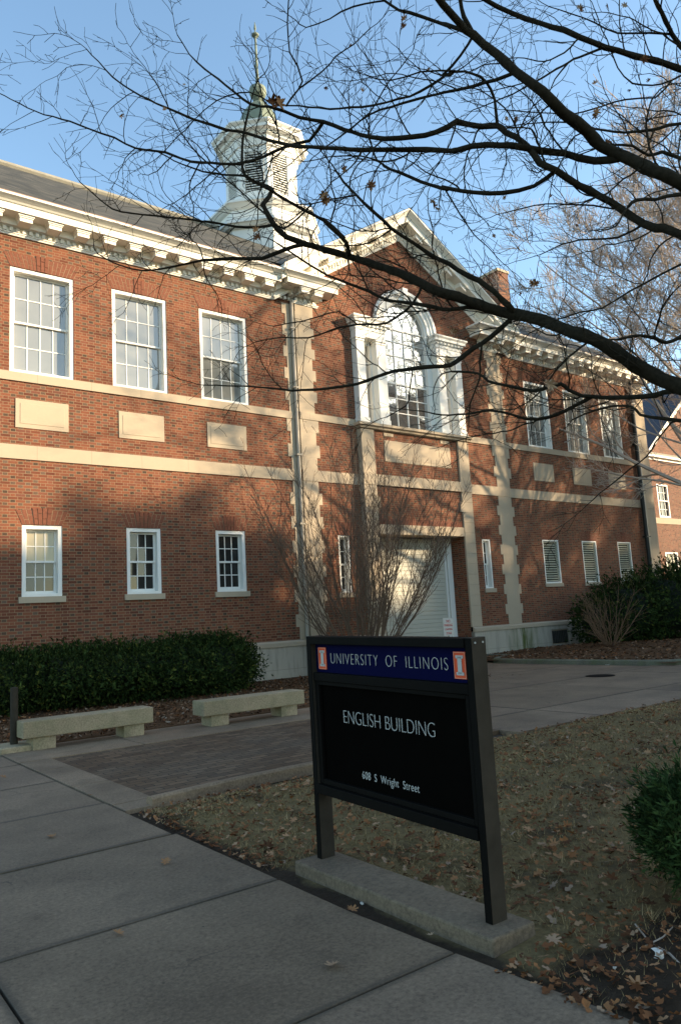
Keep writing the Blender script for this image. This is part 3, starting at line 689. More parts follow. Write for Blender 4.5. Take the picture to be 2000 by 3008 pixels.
def ret(x0, x1):
    m = MB(); m.sweep(CPr, [(x0, 0.3), (x0, PY), (x1, PY), (x1, 0.2)]); m.sweep([(0, 11.5), (.68, 11.505), (.66, 11.53), (0, 11.62)], [(x0, 0.3), (x0, PY), (x1, PY), (x1, 0.2)])
    dent(m, x0, x1, PY, int((x1 - x0) / .146))
    o = m.build('cornice_return', M_whitec, B)
    n = int((x1 - x0) / .6) + 1
    for k in range(n): modillion(x0 + .16 + (x1 - x0 - .32) * k / (n - 1), PY - .15, 11.168, o)
ret(11.93, 12.72); ret(19.95, 20.78)
# raking cornice
def rake(s_):
    m = MB(); k_ = 1.24; sl_ = 0.633; n0 = 0
    prof = [(p, (z - 10.80) * k_) for p, z in CP]
    xe = 4.42 + .66
    k = len(prof)
    for dx in (0.0, xe):
        for p, h in prof: m.v.append((c + s_ * dx, PY - p, 13.98 - sl_ * dx + h))
    for q in range(k): a, b = q, (q + 1) % k; m.f.append((a, b, b + k, a + k))
    m.f.append(tuple(range(k))); m.f.append(tuple(range(k, 2 * k)))
    # dentils and modillions
    nd = 36
    for i in range(nd):
        x0_ = .08 + (4.0) * i / nd; x1_ = x0_ + .06
        za, zb = 13.98 - sl_ * x0_ + .085 * k_, 13.98 - sl_ * x1_ + .085 * k_
        y0_, y1_ = PY - .085, PY - .018; h = .097 * k_
        m.prism([(c + s_ * x0_, za), (c + s_ * x1_, zb), (c + s_ * x1_, zb + h), (c + s_ * x0_, za + h)], 0, 'y', y0_, y1_)
    o = m.build('raking_cornice', M_whitec, B)
    for i in range(6):
        x0_ = .42 + .66 * i; x1_ = x0_ + .27; m = MB()
        zt_ = lambda x: 13.98 - sl_ * x + (11.165 - 10.80) * k_
        m.prism([(c + s_ * x0_, zt_(x0_) - .14), (c + s_ * x1_, zt_(x1_) - .14), (c + s_ * x1_, zt_(x1_)), (c + s_ * x0_, zt_(x0_))], 0, 'y', PY - .43, PY - .15)
        m.build('modillion', M_whitec, o, bevel=0.006)
rake(-1); rake(1)
# roofs
SL = 0.70; RY = 8.3; RZ = 11.5 + SL * (RY + 0.66)
m = MB()
zr = lambda y: 11.505 + SL * (y + .66) * (RZ - 11.505) / (SL * (RY + .66))
for xa, xb, yy in ((BX0 - .2, 11.3, -.66), (11.3, 21.4, .45), (21.4, BX1 + .3, -.66)): m.quad((xa, yy, zr(yy)), (xb, yy, zr(yy)), (xb, RY, RZ), (xa, RY, RZ))
m.quad((BX0 - .2, 2 * RY + .66, 11.505), (BX1 + .3, 2 * RY + .66, 11.505), (BX1 + .3, RY, RZ), (BX0 - .2, RY, RZ))
rfo = m.build('roof', M_slate, B, fix=False)
m = MB(); m.tube([Vector((BX0 - .2, RY, RZ + .02)), Vector((BX1 + .3, RY, RZ + .02))], [.14, .14], 6); m.build('ridge_cap', simple('pale_ridge_tiles', (0.26, 0.24, 0.19), 0.3, 3, 0.8), rfo)
m = MB(); m.box(BX0, 11.2, -0.67, -0.55, 11.5, 11.53); m.box(21.5, BX1, -0.67, -0.55, 11.5, 11.53); m.build('gutter', simple('rusty_gutter_lip', (0.30, 0.20, 0.15), 0.3, 5, 0.6), rfo)
ah = 13.98 + .70 * 1.24 + .012
m = MB()
for s_ in (-1, 1): m.quad((c, PY - .69, ah), (c + s_ * 5.1, PY - .69, ah - .633 * 5.1), (c + s_ * 5.1, 5.2, ah - .633 * 5.1), (c, 5.2, ah))
m.build('roof', M_slate, B, fix=False)
# chimney
m = MB(); m.box(30.0, 30.85, 7.0, 9.1, 12, 19.35); ch = m.build('chimney', M_brick, B)
m = MB(); m.box(29.95, 30.9, 6.95, 9.15, 19.35, 19.5); m.build('cap', M_stonep, ch, bevel=0.01)
m = MB(); m.box(30.2, 30.65, 7.4, 8.7, 19.5, 19.62); m.build('flue', M_whitec, ch)
# downspouts
def downspout(x, y, r, mat, z0, z1):
    m = MB(); m.tube([Vector((x, y, z0)), Vector((x, y, z1))], [r, r], 10); o = m.build('downspout', mat, B, smooth=False)
    for z in (2.2, 4.2, 6.2, 8.2, 10.0): m = MB(); m.box(x - r * 1.6, x + r * 1.6, y - r * 1.15, 0.0, z, z + .05); m.build('bracket', mat, o)
    m = MB(); m.tube([Vector((x, y, z1)), Vector((x, y - .05, z1 + .15)), Vector((x, y - .35, 11.2))], [r, r, r], 8); m.build('elbow', mat, o)
downspout(11.86, -0.075, 0.055, M_greypipe, 0.0, 10.8); downspout(29.42, -0.11, 0.09, M_blackpipe, 0.0, 10.8)
# ---------------- cupola
cu = thing('cupola', None, None); cu.parent = B; del_ = None
KX, KY = CX, RY; R0 = pi / 8; k8 = 1 / cos(pi / 8)
def octo(prof, name, mat, par): m = MB(); m.lathe([(r * k8, z) for r, z in prof], KX, KY, 8, R0); return m.build(name, mat, par)
bs = octo([(2.05, 12.5), (2.05, 17.35), (2.22, 17.40), (2.3, 17.5), (2.36, 17.52), (2.36, 17.66), (2.12, 17.72), (2.0, 17.8), (2.0, 18.25), (2.12, 18.30), (2.24, 18.42), (2.3, 18.44), (2.3, 18.54), (1.62, 18.7), (1.62, 18.95), (1.52, 19.02), (1.44, 19.05)], 'cupola_base', M_white, B)
# louvred stage: eight pilaster corners and louvred faces
m = MB(); A = 1.45
m.lathe([(1.25 * k8, 19.0), (1.25 * k8, 21.4)], KX, KY, 8, R0); drum = m.build('cupola_drum', M_dark, B)
def face_frame(kf):
    th = -pi / 2 + kf * pi / 4; n = Vector((cos(th), sin(th), 0)); t = Vector((-sin(th), cos(th), 0)); return n, t
m = MB(); ms = MB()
def obox(mb, n, t, a, b, d0, d1, z0, z1):
    cs_ = Vector((KX, KY, 0)); P = [cs_ + n * d + t * s_ for d, s_ in ((d1, a), (d1, b), (d0, b), (d0, a))]
    i = len(mb.v)
    for z in (z0, z1): mb.v += [(p.x, p.y, z) for p in P]
    for f in ((0, 3, 2, 1), (4, 5, 6, 7), (0, 1, 5, 4), (1, 2, 6, 5), (2, 3, 7, 6), (3, 0, 4, 7)): mb.f.append(tuple(i + q for q in f))
hw = A * math.tan(pi / 8)
for kf in range(8):
    n, t = face_frame(kf)
    obox(m, n, t, -hw - .0, -.37, 1.2, A, 19.0, 21.4); obox(m, n, t, .37, hw + .0, 1.2, A, 19.0, 21.4)
    obox(m, n, t, -.369, .369, 1.2, A - .01, 19.0, 19.35); obox(m, n, t, -.369, .369, 1.2, A - .01, 21.12, 21.4)
    obox(m, n, t, -.43, -.37, A, A + .03, 19.3, 21.15); obox(m, n, t, .37, .43, A, A + .03, 19.3, 21.15)
    for q in range(16):
        z = 19.38 + q * .109
        i = len(ms.v); cs_ = Vector((KX, KY, 0))
        for d, zz in ((A - .0, z), (A - .0, z + .03), (A - .14, z + .10), (A - .14, z + .06)):
            for s_ in (-.37, .37): p = cs_ + n * d + t * s_; ms.v.append((p.x, p.y, zz))
        for f in ((0, 1, 3, 2), (2, 3, 5, 4), (4, 5, 7, 6), (6, 7, 1, 0)): ms.f.append(tuple(i + q2 for q2 in f))
m.build('frame', M_white, drum); ms.build('louvres', M_white, drum)
# scroll console on the far corner
octo([(1.5, 21.38), (1.52, 21.5), (1.56, 21.75), (1.66, 21.8), (1.70, 21.9), (1.88, 21.95), (1.88, 22.08), (1.98, 22.18), (1.98, 22.24), (1.0, 22.45)], 'cupola_cornice', M_white, B)
m = MB(); m.lathe([(1.4, 22.36), (1.15, 22.5), (0.98, 22.75), (0.90, 23.1), (0.84, 23.5), (0.70, 23.9), (0.45, 24.2), (0.25, 24.35), (0.18, 24.45), (0.24, 24.52), (0.16, 24.6)], KX, KY, 8, R0)
dm = m.build('dome', M_copper, B)
m = MB(); m.lathe([(0.12, 24.55), (0.2, 24.62), (0.34, 24.75), (0.40, 24.95), (0.36, 25.12), (0.22, 25.22), (0.10, 25.3), (0.075, 25.5), (0.045, 27.6), (0.06, 27.68), (0.16, 27.75), (0.17, 27.80), (0.05, 27.87), (0.02, 28.0), (0.06, 28.1), (0.01, 28.45)], KX, KY, 14)
m.build('spire', M_copper, dm, smooth=False)
bpy.data.objects.remove(cu)
# ================================================================== FAR BRICK HOUSE
F = thing('brick_gabled_wing', 'smaller red brick gabled building with slate roof standing beyond the black downspout', 'building', (42, 4.2, 0))
def fb(mb, name, mat, par=F, **k):
    o = mb.build(name, mat, None, **k); keep(o, par) if par is F else setattr(o, 'parent', par); return o
FY = 4.0; ax, az_ = 42.6, 13.6
m = MB(); wall_grid(m, 37.3, 47.9, -0.1, 9.1, FY, [(37.9, 39.05, 5.95, 7.8), (38.0, 39.3, 2.2, 4.07), (41, 42.3, 5.95, 7.8), (41, 42.3, 2.2, 4.07)], .15)
m.quad((37.3, FY, 9.1), (47.9, FY, 9.1), (ax, FY, az_)); m.quad((37.3, FY, -.1), (37.3, 20, -.1), (37.3, 20, 9.4), (37.3, FY, 9.4)); m.box(37.35, 47.8, FY + .3, 20, 0, 9)
fw_ = fb(m, 'wall', M_brick2)
m = MB(); m.sweep([(0, 9.1), (.06, 9.1), (.06, 9.2), (.2, 9.24), (.2, 9.36), (.28, 9.45), (0, 9.5)], [(37.3, 14), (37.3, FY), (47.9, FY)])
for s_ in (-1, 1):
    n0 = len(m.v); pr = [(0.0, 0), (.1, 0), (.1, .2), (.3, .25), (.34, .5), (0, .5)]
    for dx_ in (0, 5.6):
        for p, h in pr: m.v.append((ax + s_ * dx_, FY - p, az_ - .05 - .8 * dx_ + h))
    k = len(pr)
    for q in range(k): a, b = n0 + q, n0 + (q + 1) % k; m.f.append((a, b, b + k, a + k))
    m.f.append(tuple(n0 + q for q in range(k))); m.f.append(tuple(n0 + k + q for q in range(k)))
fb(m, 'cornice', M_whitec)
m = MB()
for s_ in (-1, 1): m.quad((ax, FY - .36, az_ + .47), (ax + s_ * 5.7, FY - .36, az_ + .47 - .8 * 5.7), (ax + s_ * 5.7, 20, az_ + .47 - .8 * 5.7), (ax, 20, az_ + .47))
tdk = NT('far_blue_slate'); fb(m, 'roof', tdk.fin(tdk.mix(tdk.noise(6, 5), (0.035, 0.042, 0.055), (0.075, 0.085, 0.10)), 0.6, 0.3), fix=False)
m = MB(); m.box(37.3, 47.9, FY - .03, FY + .1, 5.6, 5.92); fb(m, 'stone_band', M_stone)
for (a, b, z0_, z1_) in ((37.9, 39.05, 5.95, 7.8), (38.0, 39.3, 2.2, 4.07), (41, 42.3, 5.95, 7.8), (41, 42.3, 2.2, 4.07)):
    m = MB(); q = .1
    for bx in ((a, a + q, z0_, z1_), (b - q, b, z0_, z1_), (a + q, b - q, z1_ - q, z1_), (a + q, b - q, z0_, z0_ + q), (a + q, b - q, (z0_ + z1_) / 2 - .03, (z0_ + z1_) / 2 + .03)): m.box(bx[0], bx[1], FY + .01, FY + .13, bx[2], bx[3])
    for k in (1, 2):
        X = a + (b - a) * k / 3; m.box(X - .014, X + .014, FY + .07, FY + .1, z0_ + q, z1_ - q)
    for zz in (.25, .75): Z = z0_ + (z1_ - z0_) * zz; m.box(a + q, b - q, FY + .075, FY + .095, Z - .014, Z + .014)
    o = fb(m, 'window', M_white); m = MB(); m.box(a, b, FY + .1, FY + .11, z0_, z1_); m.build('pane', M_glassL, o)
# ================================================================== ADDED HALLS (unseen behind the camera, placed and sized to shade the ground)
def far_block(name, label, x0, x1, y, h, d, cols, rows, roof=3.0):
    t = thing(name, label, 'building', ((x0 + x1) / 2, y, 0)); m = MB(); m.box(x0, x1, y - d, y, -0.1, h); keep(m.build('wall', M_brick2), t)
    m = MB(); m.prism([(y + .4, h), (y - d - .4, h), (y - d / 2, h + roof)], 0, 'x', x0 - .3, x1 + .3); keep(m.build('roof', M_slate), t)
    for i in range(cols):
        for j in range(rows):
            X = x0 + (x1 - x0) * (i + .5) / cols; Z = 1.4 + (h - 1.5) * j / rows; m = MB()
            m.box(X - .75, X + .75, y - .05, y + .04, Z, Z + 1.9); o = m.build('window', M_white); keep(o, t)
    return t
far_block('shade_hall', 'long unseen brick hall with slate roof, added behind the camera to cast shade', 26, 50, -31.5, 20.6, 14, 9, 5, 3.8)
far_block('shade_hall', 'lower unseen brick hall with slate roof, added at the far end to cast shade', 51.2, 92, -31.5, 19.0, 14, 12, 4, 4.2)

# ================================================================== SIGN
def text_mesh(body, size, mat, par, loc, rot, sx=1.0, offset=0.0, align='CENTER', space=1.0, word=1.0, depth=0.0015, name='lettering'):
    cu_ = bpy.data.curves.new(name, 'FONT'); cu_.body = body; cu_.size = size; cu_.align_x = align; cu_.extrude = depth; cu_.offset = offset
    cu_.space_character = space; cu_.space_word = word
    t = bpy.data.objects.new(name, cu_); COL.objects.link(t)
    dg = bpy.context.evaluated_depsgraph_get(); me = bpy.data.meshes.new_from_object(t.evaluated_get(dg)); bpy.data.objects.remove(t)
    me.name = name; me.materials.clear(); me.materials.append(mat)
    o = bpy.data.objects.new(name, me); COL.objects.link(o); o.parent = par; o.location = loc; o.rotation_euler = rot; o.scale = (sx, 1, 1)
    return o
S = thing('building_sign', 'dark bronze two post sign with navy header and white letters reading English Building', 'sign', (2.77, -14.14, 0.06))
S.rotation_euler = (radians(1.2), radians(-1.0), radians(-0.5))
# local frame: y along the board (left end +y), x towards the camera side is -x
HWD = 0.715
def sb(name, mat, *bx, bevel=0.003, par=S): m = MB(); [m.box(*b) for b in bx]; return m.build(name, mat, par, bevel=bevel)
sb('post', M_post, (-0.035, 0.065, HWD - .045, HWD, -0.03, 1.33)); sb('post', M_post, (-0.035, 0.065, -HWD, -HWD + .045, -0.03, 1.33))
sb('top_rail', M_signb, (-.045, .06, -HWD + .0455, HWD - .0455, 1.282, 1.328)); sb('middle_rail', M_signb, (-.03, .05, -HWD + .0455, HWD - .0455, 1.055, 1.105)); sb('bottom_rail', M_signb, (-.045, .06, -HWD + .0455, HWD - .0455, 0.375, 0.43))
sb('post_face', M_signb, (-.0375, -.0352, HWD - .044, HWD - .001, -0.02, 1.328)); sb('post_face', M_signb, (-.0375, -.0352, -HWD + .001, -HWD + .044, -0.02, 1.328))
hd = sb('header_panel', M_navy, (0.0, 0.02, -HWD + .046, HWD - .046, 1.106, 1.281), bevel=0.001)
pn = sb('panel', M_panel, (0.005, 0.025, -HWD + .046, HWD - .046, 0.431, 1.054), bevel=0.001)
sb('inner_frame', M_signb, (-.02, .004, HWD - .085, HWD - .0465, .432, 1.053), (-.02, .004, -HWD + .0465, -HWD + .085, .432, 1.053), (-.02, .004, -HWD + .0855, HWD - .0855, .432, .462), (-.02, .004, -HWD + .0855, HWD - .0855, 1.03, 1.053))
RT_ = (pi / 2, 0, -pi / 2)       # text facing -x, reading from +y to -y
text_mesh('UNIVERSITY  OF  ILLINOIS', 0.095, M_letter, hd, (-.0025, 0.0, 1.163), RT_, 0.80, -0.0026, space=1.17)
text_mesh('ENGLISH BUILDING', 0.112, M_letter, pn, (.0025, 0.02, 0.815), RT_, 0.84, -0.0030, space=0.97, word=1.1)
text_mesh("608  S  Wright  Street", 0.062, M_letter, pn, (.0025, 0.02, 0.515), RT_, 0.80, -0.0004, space=1.08)
for yc in (0.595, -0.595):
    lg = sb('logo_plate', M_orange, (-.004, -.0005, yc - .042, yc + .042, 1.125, 1.259), bevel=0.0)
    m = MB(); X = (-.0065, -.0042)
    m.box(*X, yc - .014, yc + .014, 1.150, 1.234)
    for z in (1.143, 1.226): m.box(*X, yc - .026, yc + .026, z, z + .015)
    m.build('block_letter', M_letter, lg)
    m = MB(); f = .004
    m.box(*X, yc - .040, yc - .037, 1.127, 1.257); m.box(*X, yc + .037, yc + .040, 1.127, 1.257); m.box(*X, yc - .037, yc + .037, 1.127, 1.130); m.box(*X, yc - .037, yc + .037, 1.254, 1.257)
    m.build('outline', simple('pale_orange_line', (0.75, 0.30, 0.18), .05, 5), lg)
for x_ in (-.012, .042):
  m = MB(); m.tube([Vector((x_, -HWD - .004, 1.305)), Vector((x_, -HWD + .001, 1.305))], [.005, .005], 8); m.build('screw', M_letter, S)
m = MB(); m.box(2.61, 2.90, -14.96, -13.36, -0.05, 0.055); pt = m.build('sign_plinth', M_plinth, None, bevel=0.012); tag(pt, 'long low concrete slab on the soil under the two posts of the building sign', 'plinth')
# ================================================================== BENCHES
def bench(x, y, rz, label):
    t = thing('concrete_bench', label, 'bench', (x, y, 0), 'concrete benches by the hedge'); t.rotation_euler = (0, 0, rz)
    m = MB(); m.box(-.9, .9, -.2, .2, .165, .385); m.build('seat', M_bench, t, bevel=0.012)
    for s_ in (-.62, .62): m = MB(); m.box(s_ - .15, s_ + .15, -.17, .17, 0.0, .164); m.build('leg', M_bench, t, bevel=0.008)
    return t
bench(3.60, -6.58, radians(-0.5), 'long concrete bench by the dark bollard, nearer the left edge')
bench(6.12, -6.78, radians(-1.0), 'long concrete bench between the other bench and the sign, its dark end showing')
# bollard
t = thing('post', 'short dark brown metal post standing on a rough concrete pad beside the bench', 'post', (2.68, -6.38, 0.07))
m = MB(); m.lathe([(.050, 0), (.050, .74), (.046, .755), (.01, .76)], 0, 0, 20); m.build('shaft', M_post, t)
m = MB(); m.box(2.44, 2.93, -6.68, -6.12, -.03, .075); tag(m.build('concrete_pad', M_bench, None, bevel=0.02), 'square rough concrete pad under the short dark post', 'pad')
# no parking sign
NPX, NPY = 15.86, -1.55
t = thing('parking_sign', 'small white no parking loading zone sign in front of the garage door', 'sign', (NPX, NPY, 0)); t.rotation_euler = (0, 0, radians(-18))
m = MB(); m.tube([Vector((0, .02, 0)), Vector((0, .02, 1.35))], [.022, .022], 6); m.build('pole', M_greypipe, t)
m = MB(); m.box(-.165, .165, -.006, 0, .84, 1.36); fp = m.build('plate', M_signw, t)
for b_, z_, s_, mt in (('NO', 1.225, .11, M_redtxt), ('PARKING', 1.11, .105, M_redtxt), ('LOADING', 1.0, .085, M_redtxt), ('ZONE', .885, .085, M_redtxt)):
    text_mesh(b_, s_, mt, fp, (0, -.0085, z_), (pi / 2, 0, 0), 0.62 if len(b_) > 4 else .75, 0.0008)
# ================================================================== LITTER ON THE GROUND
def leafshape():
    return [(0, -.5), (.06, -.3), (.22, -.34), (.14, -.14), (.42, -.12), (.40, .02), (.16, .06), (.36, .28), (.26, .34), (.1, .2), (.08, .42), (0, .52), (-.07, .4), (-.1, .2), (-.28, .36), (-.36, .26), (-.15, .07), (-.38, .06), (-.42, -.1), (-.15, -.13), (-.24, -.32), (-.06, -.3)]
LS = leafshape()
def add_leaf(mb, p, size, nrm, ang, curl=0.25, val=None, simple_=False):
    n = Vector(nrm).normalized(); u = n.orthogonal().normalized(); v = n.cross(u)
    a, b = u * cos(ang) + v * sin(ang), v * cos(ang) - u * sin(ang); i = len(mb.v)
    pts = LS if not simple_ else [LS[q] for q in (0, 2, 4, 6, 8, 11, 14, 16, 18, 20)]
    pt_ = []
    for (x, y) in pts:
        q = p + a * (x * size * .8) + b * (y * size) + n * (curl * size * (x * x * 2.2 + y * y * .8 * (1 if size else 1)))
        pt_.append(q)
    mb.v.append(tuple(p)); mb.v += [tuple(q) for q in pt_]; k = len(pt_)
    vv = random.random() if val is None else val
    for q in range(k): mb.f.append((i, i + 1 + q, i + 1 + (q + 1) % k)); mb.r.append(vv)
def ground_leaf(u, v, size, label, val):
    d = RT * ((u - 1000) / FPX) - UP * ((v - 1504) / FPX) + FW; t_ = (0.008 - CAM.z) / d.z; p = CAM + d * t_
    mb = MB(); add_leaf(mb, Vector((0, 0, .004)), size, (random.uniform(-.3, .3), random.uniform(-.3, .3), 1), random.uniform(0, 6), .35, val)
    o = mb.build('oak_leaf', M_leaf, None, fix=False); o.location = p; return tag(o, label, 'leaf', 'single leaves on the sidewalk')
for u, v, s_, l_, q in ((152, 2459, .10, 'curled orange brown leaf lying in a damp stain on the sidewalk', .55), (488, 2533, .10, 'brown oak leaf in the middle of the sidewalk slab left of the sign', .6), (346, 2743, .07, 'small tan leaf fragment lying beside the long sidewalk joint', .62),
                     (978, 2838, .10, 'tan lobed oak leaf on the front sidewalk slab below the sign plinth', .8), (1035, 2674, .08, 'curled brown leaf wedged against the front edge of the sign plinth', .5), (1264, 2750, .06, 'pale yellow leaf at the right part of the plinth edge', .85),
                     (10, 2284, .09, 'orange brown leaf at the far left edge of the sidewalk', .5), (265, 2338, .06, 'small brown leaf near the border strip of the paving', .6)):
    ground_leaf(u, v, s_, l_, q)
mb = MB(); mb.box(0, .42, 0, .03, 0, .006); o = mb.build('white_strip', M_signw, None); o.location = (16.66, -6.25, .0); o.rotation_euler = (0, 0, radians(82)); tag(o, 'thin white strip lying in the gutter along the far kerb', 'litter')
mb = MB(); mb.lathe([(.0, .0), (.3, .0), (.31, .004), (.29, .008), (.0, .006)], 0, 0, 24); o = mb.build('manhole_cover', M_signb, None); o.location = (14.1, -7.72, -.002); tag(o, 'round dark iron manhole cover in the concrete driveway', 'manhole cover')
# leaf litter and grass as countless stuff
def lawn_pt():
    while True:
        x = 2.5 + 11 * random.random() ** 1.35; y = -11.05 - 6.4 * random.random() ** .85
        return x, y
mb = MB()
for i in range(18000):
    x, y = lawn_pt()
    if 2.5 < x < 3.0 and -15.05 < y < -13.2 and x < 2.96: continue
    sz = random.choice([.022, .03, .035, .04, .045, .06]) if random.random() > .03 else .09
    add_leaf(mb, Vector((x, y, lawn_h(x, y) + random.uniform(.012, .038))), sz, (random.gauss(0, .35), random.gauss(0, .35), 1), random.uniform(0, 6.28), random.uniform(-.2, .6), None, sz < .07)
for i in range(2600):
    if random.random() < .5: x = random.uniform(16.9, 30); y = random.uniform(-7.6, -.2); z = 0.06 + 0.16 * min(1, (x - 16.78) / 3) * (0.6 + 0.4 * sin(x * 1.3 + y * .9)) * min(1, (0.4 - y) / 2) + .02
    else: x = random.uniform(2.6, 13.5); y = random.uniform(-6.2, -.2); z = .03
    add_leaf(mb, Vector((x, y, z)), random.choice([.05, .07, .09]), (random.gauss(0, .4), random.gauss(0, .4), 1), random.uniform(0, 6.28), random.uniform(-.2, .6), random.uniform(0, .8), True)
tag(mb.build('leaf_litter', M_litter, None, fix=False), 'dry brown fallen leaves scattered over the lawn and mulch', 'leaf litter', kind='stuff')
mb = MB()
for i in range(90000):
    x, y = lawn_pt()
    n_ = 0.5 + .5 * sin(x * 1.7 + 2 * sin(y * 1.1)) * sin(y * 1.9 + 1.3 * sin(x * .8))
    dirt = max(0, (2.70 - x) / .22, (-15.1 - y) * 1.3)
    if random.random() < dirt + .5 * (1 - n_): continue
    if x < 2.97 and -15.03 < y < -13.25: continue
    z = lawn_h(x, y) - .004; h = random.uniform(.012, .035); a = random.uniform(0, 6.28); l_ = random.uniform(.3, 1.6) * h; wd = .0016 + .0009 * (x - 2.5) ** .5 + .0012 * max(0, (y + 15) * .5)
    i_ = len(mb.v); ca, sa = cos(a), sin(a)
    mb.v += [(x - sa * wd, y + ca * wd, z), (x + sa * wd, y - ca * wd, z), (x + ca * l_, y + sa * l_, z + h)]; mb.f.append((i_, i_ + 1, i_ + 2)); mb.r.append(random.random() * .6 + .4 * n_)
for i in range(520):
    x0, y0 = lawn_pt()
    if x0 < 2.62 or (x0 < 2.99 and -15.05 < y0 < -13.2) or y0 < -15.3: continue
    for k in range(random.randint(8, 22)):
        x = x0 + random.gauss(0, .02); y = y0 + random.gauss(0, .02); z = lawn_h(x, y) - .004; h = random.uniform(.03, .065); a = random.uniform(0, 6.28); l_ = random.uniform(.4, 1.4) * h; ca, sa = cos(a), sin(a); i_ = len(mb.v)
        mb.v += [(x - sa * .002, y + ca * .002, z), (x + sa * .002, y - ca * .002, z), (x + ca * l_, y + sa * l_, z + h)]; mb.f.append((i_, i_ + 1, i_ + 2)); mb.r.append(random.uniform(.4, 1))
M_gr = attr_mat('dormant_grass', [(0, (0.07, 0.042, 0.020)), (0.35, (0.19, 0.126, 0.056)), (0.7, (0.33, 0.225, 0.10)), (1, (0.47, 0.33, 0.17))], .8)
tag(mb.build('grass', M_gr, None, fix=False), 'short dry winter grass of the lawn', 'grass', kind='stuff')
for (x, y, w__, rz, lb, nm_) in ((2.83, -15.42, .035, .4, 'white cigarette butt on the dark soil near the bent stick', 'cigarette_butt'), (2.585, -14.05, .03, 1.2, 'white cigarette butt at the foot of the plinth by the sidewalk', 'cigarette_butt'), (3.55, -14.2, .035, 2.0, 'small white paper scrap on the lawn behind the right sign post', 'paper_scrap')):
    mb = MB(); mb.box(-w__ / 2, w__ / 2, -.005, .005, 0, .008); o = mb.build(nm_, M_signw, None); o.location = (x, y, lawn_h(x, y) + .006); o.rotation_euler = (0, .1, rz); tag(o, lb, 'litter')
mb = MB(); random.seed(3)
pr_ = [(random.uniform(.4, 1) * .028, z) for z in (-.02, -.008, .006, .018)]; mb.lathe([(.004, -.024)] + pr_ + [(.004, .024)], 0, 0, 7)
mb.v = [(x + random.gauss(0, .004), y + random.gauss(0, .004), z + random.gauss(0, .003)) for x, y, z in mb.v]
o = mb.build('crumpled_paper', M_signw, None); o.location = (3.03, -15.50, .03); tag(o, 'crumpled white paper ball on the dark soil under the juniper', 'litter')
mb = MB()
for i in range(15000):
    if random.random() < .35: x = random.uniform(16.9, 27) ; y = random.uniform(-7.6, -.2); z = 0.06 + 0.16 * min(1, (x - 16.78) / 3) * (0.6 + 0.4 * sin(x * 1.3 + y * .9)) * min(1, (0.4 - y) / 2) + .01; k_ = 1.7
    else: x = random.uniform(2.5, 11.5); y = random.uniform(-6.25, -.3); z = .018; k_ = 1.0
    a = random.uniform(0, 6.28); l_ = random.uniform(.012, .035) * k_; b = random.uniform(.005, .011) * k_; ca, sa = cos(a), sin(a); t1, t2 = random.gauss(0, .012), random.gauss(0, .008); i_ = len(mb.v)
    mb.v += [(x + ca * l_ - sa * b, y + sa * l_ + ca * b, z + t1 + t2), (x + ca * l_ + sa * b, y + sa * l_ - ca * b, z + t1 - t2), (x - ca * l_ + sa * b, y - sa * l_ - ca * b, z - t1 - t2), (x - ca * l_ - sa * b, y - sa * l_ + ca * b, z - t1 + t2)]
    mb.f.append((i_, i_ + 1, i_ + 2, i_ + 3)); mb.r.append(random.random())
tag(mb.build('mulch_chips', attr_mat('bark_chips', [(0, (0.03, 0.018, 0.010)), (0.6, (0.12, 0.062, 0.032)), (0.9, (0.22, 0.13, 0.075)), (1, (0.34, 0.27, 0.20))]), None, fix=False), 'brown bark chips covering the planting beds', 'mulch', kind='stuff')
# sticks on the soil
def stick(pts, r, label):
    mb = MB(); mb.tube([Vector(p) for p in pts], [r * (1 - .5 * i / len(pts)) for i in range(len(pts))], 5); tag(mb.build('fallen_stick', M_twig, None), label, 'stick', 'fallen sticks')
stick([(3.02, -15.62, .01), (3.08, -15.52, .025), (3.13, -15.40, .02), (3.24, -15.26, .03)], .006, 'bent grey stick on the dark soil below the juniper')
stick([(3.05, -15.40, .02), (3.2, -15.42, .03), (3.35, -15.38, .02)], .004, 'thin straight twig on the soil crossing towards the juniper')
# ================================================================== PLANTS
def spray_cloud(name, mat, surf, n, size, up=.2, seg=(3, 5), narrow=.17, fill=.75):
    """leaf sprays scattered through a volume given by surf() -> (point, outward normal)"""
    mb = MB()
    for i in range(n):
        p, nr = surf(); d = (nr + Vector((random.gauss(0, .5), random.gauss(0, .5), random.gauss(up, .45)))).normalized()
        s_ = size * random.uniform(.6, 1.35); side = d.cross(Vector((random.gauss(0, 1), random.gauss(0, 1), random.gauss(0, 1)))).normalized()
        val = min(1, max(0, random.gauss(.45, .22)))
        for q in range(random.randint(*seg)):
            a = (q / 3 - .5) * 1.5 + random.uniform(-.3, .3); dd = (d * cos(a) + side * sin(a)).normalized(); n2 = dd.cross(nr + Vector((.01, .3, .2))).normalized() * (s_ * narrow)
            o_ = p + d * (s_ * .15 * q); tip = o_ + dd * s_; mid = o_ + dd * (s_ * .55)
            i_ = len(mb.v); mb.v += [tuple(o_), tuple(mid + n2), tuple(tip), tuple(mid - n2)]; mb.f.append((i_, i_ + 1, i_ + 2, i_ + 3)); mb.r.append(val)
    return mb
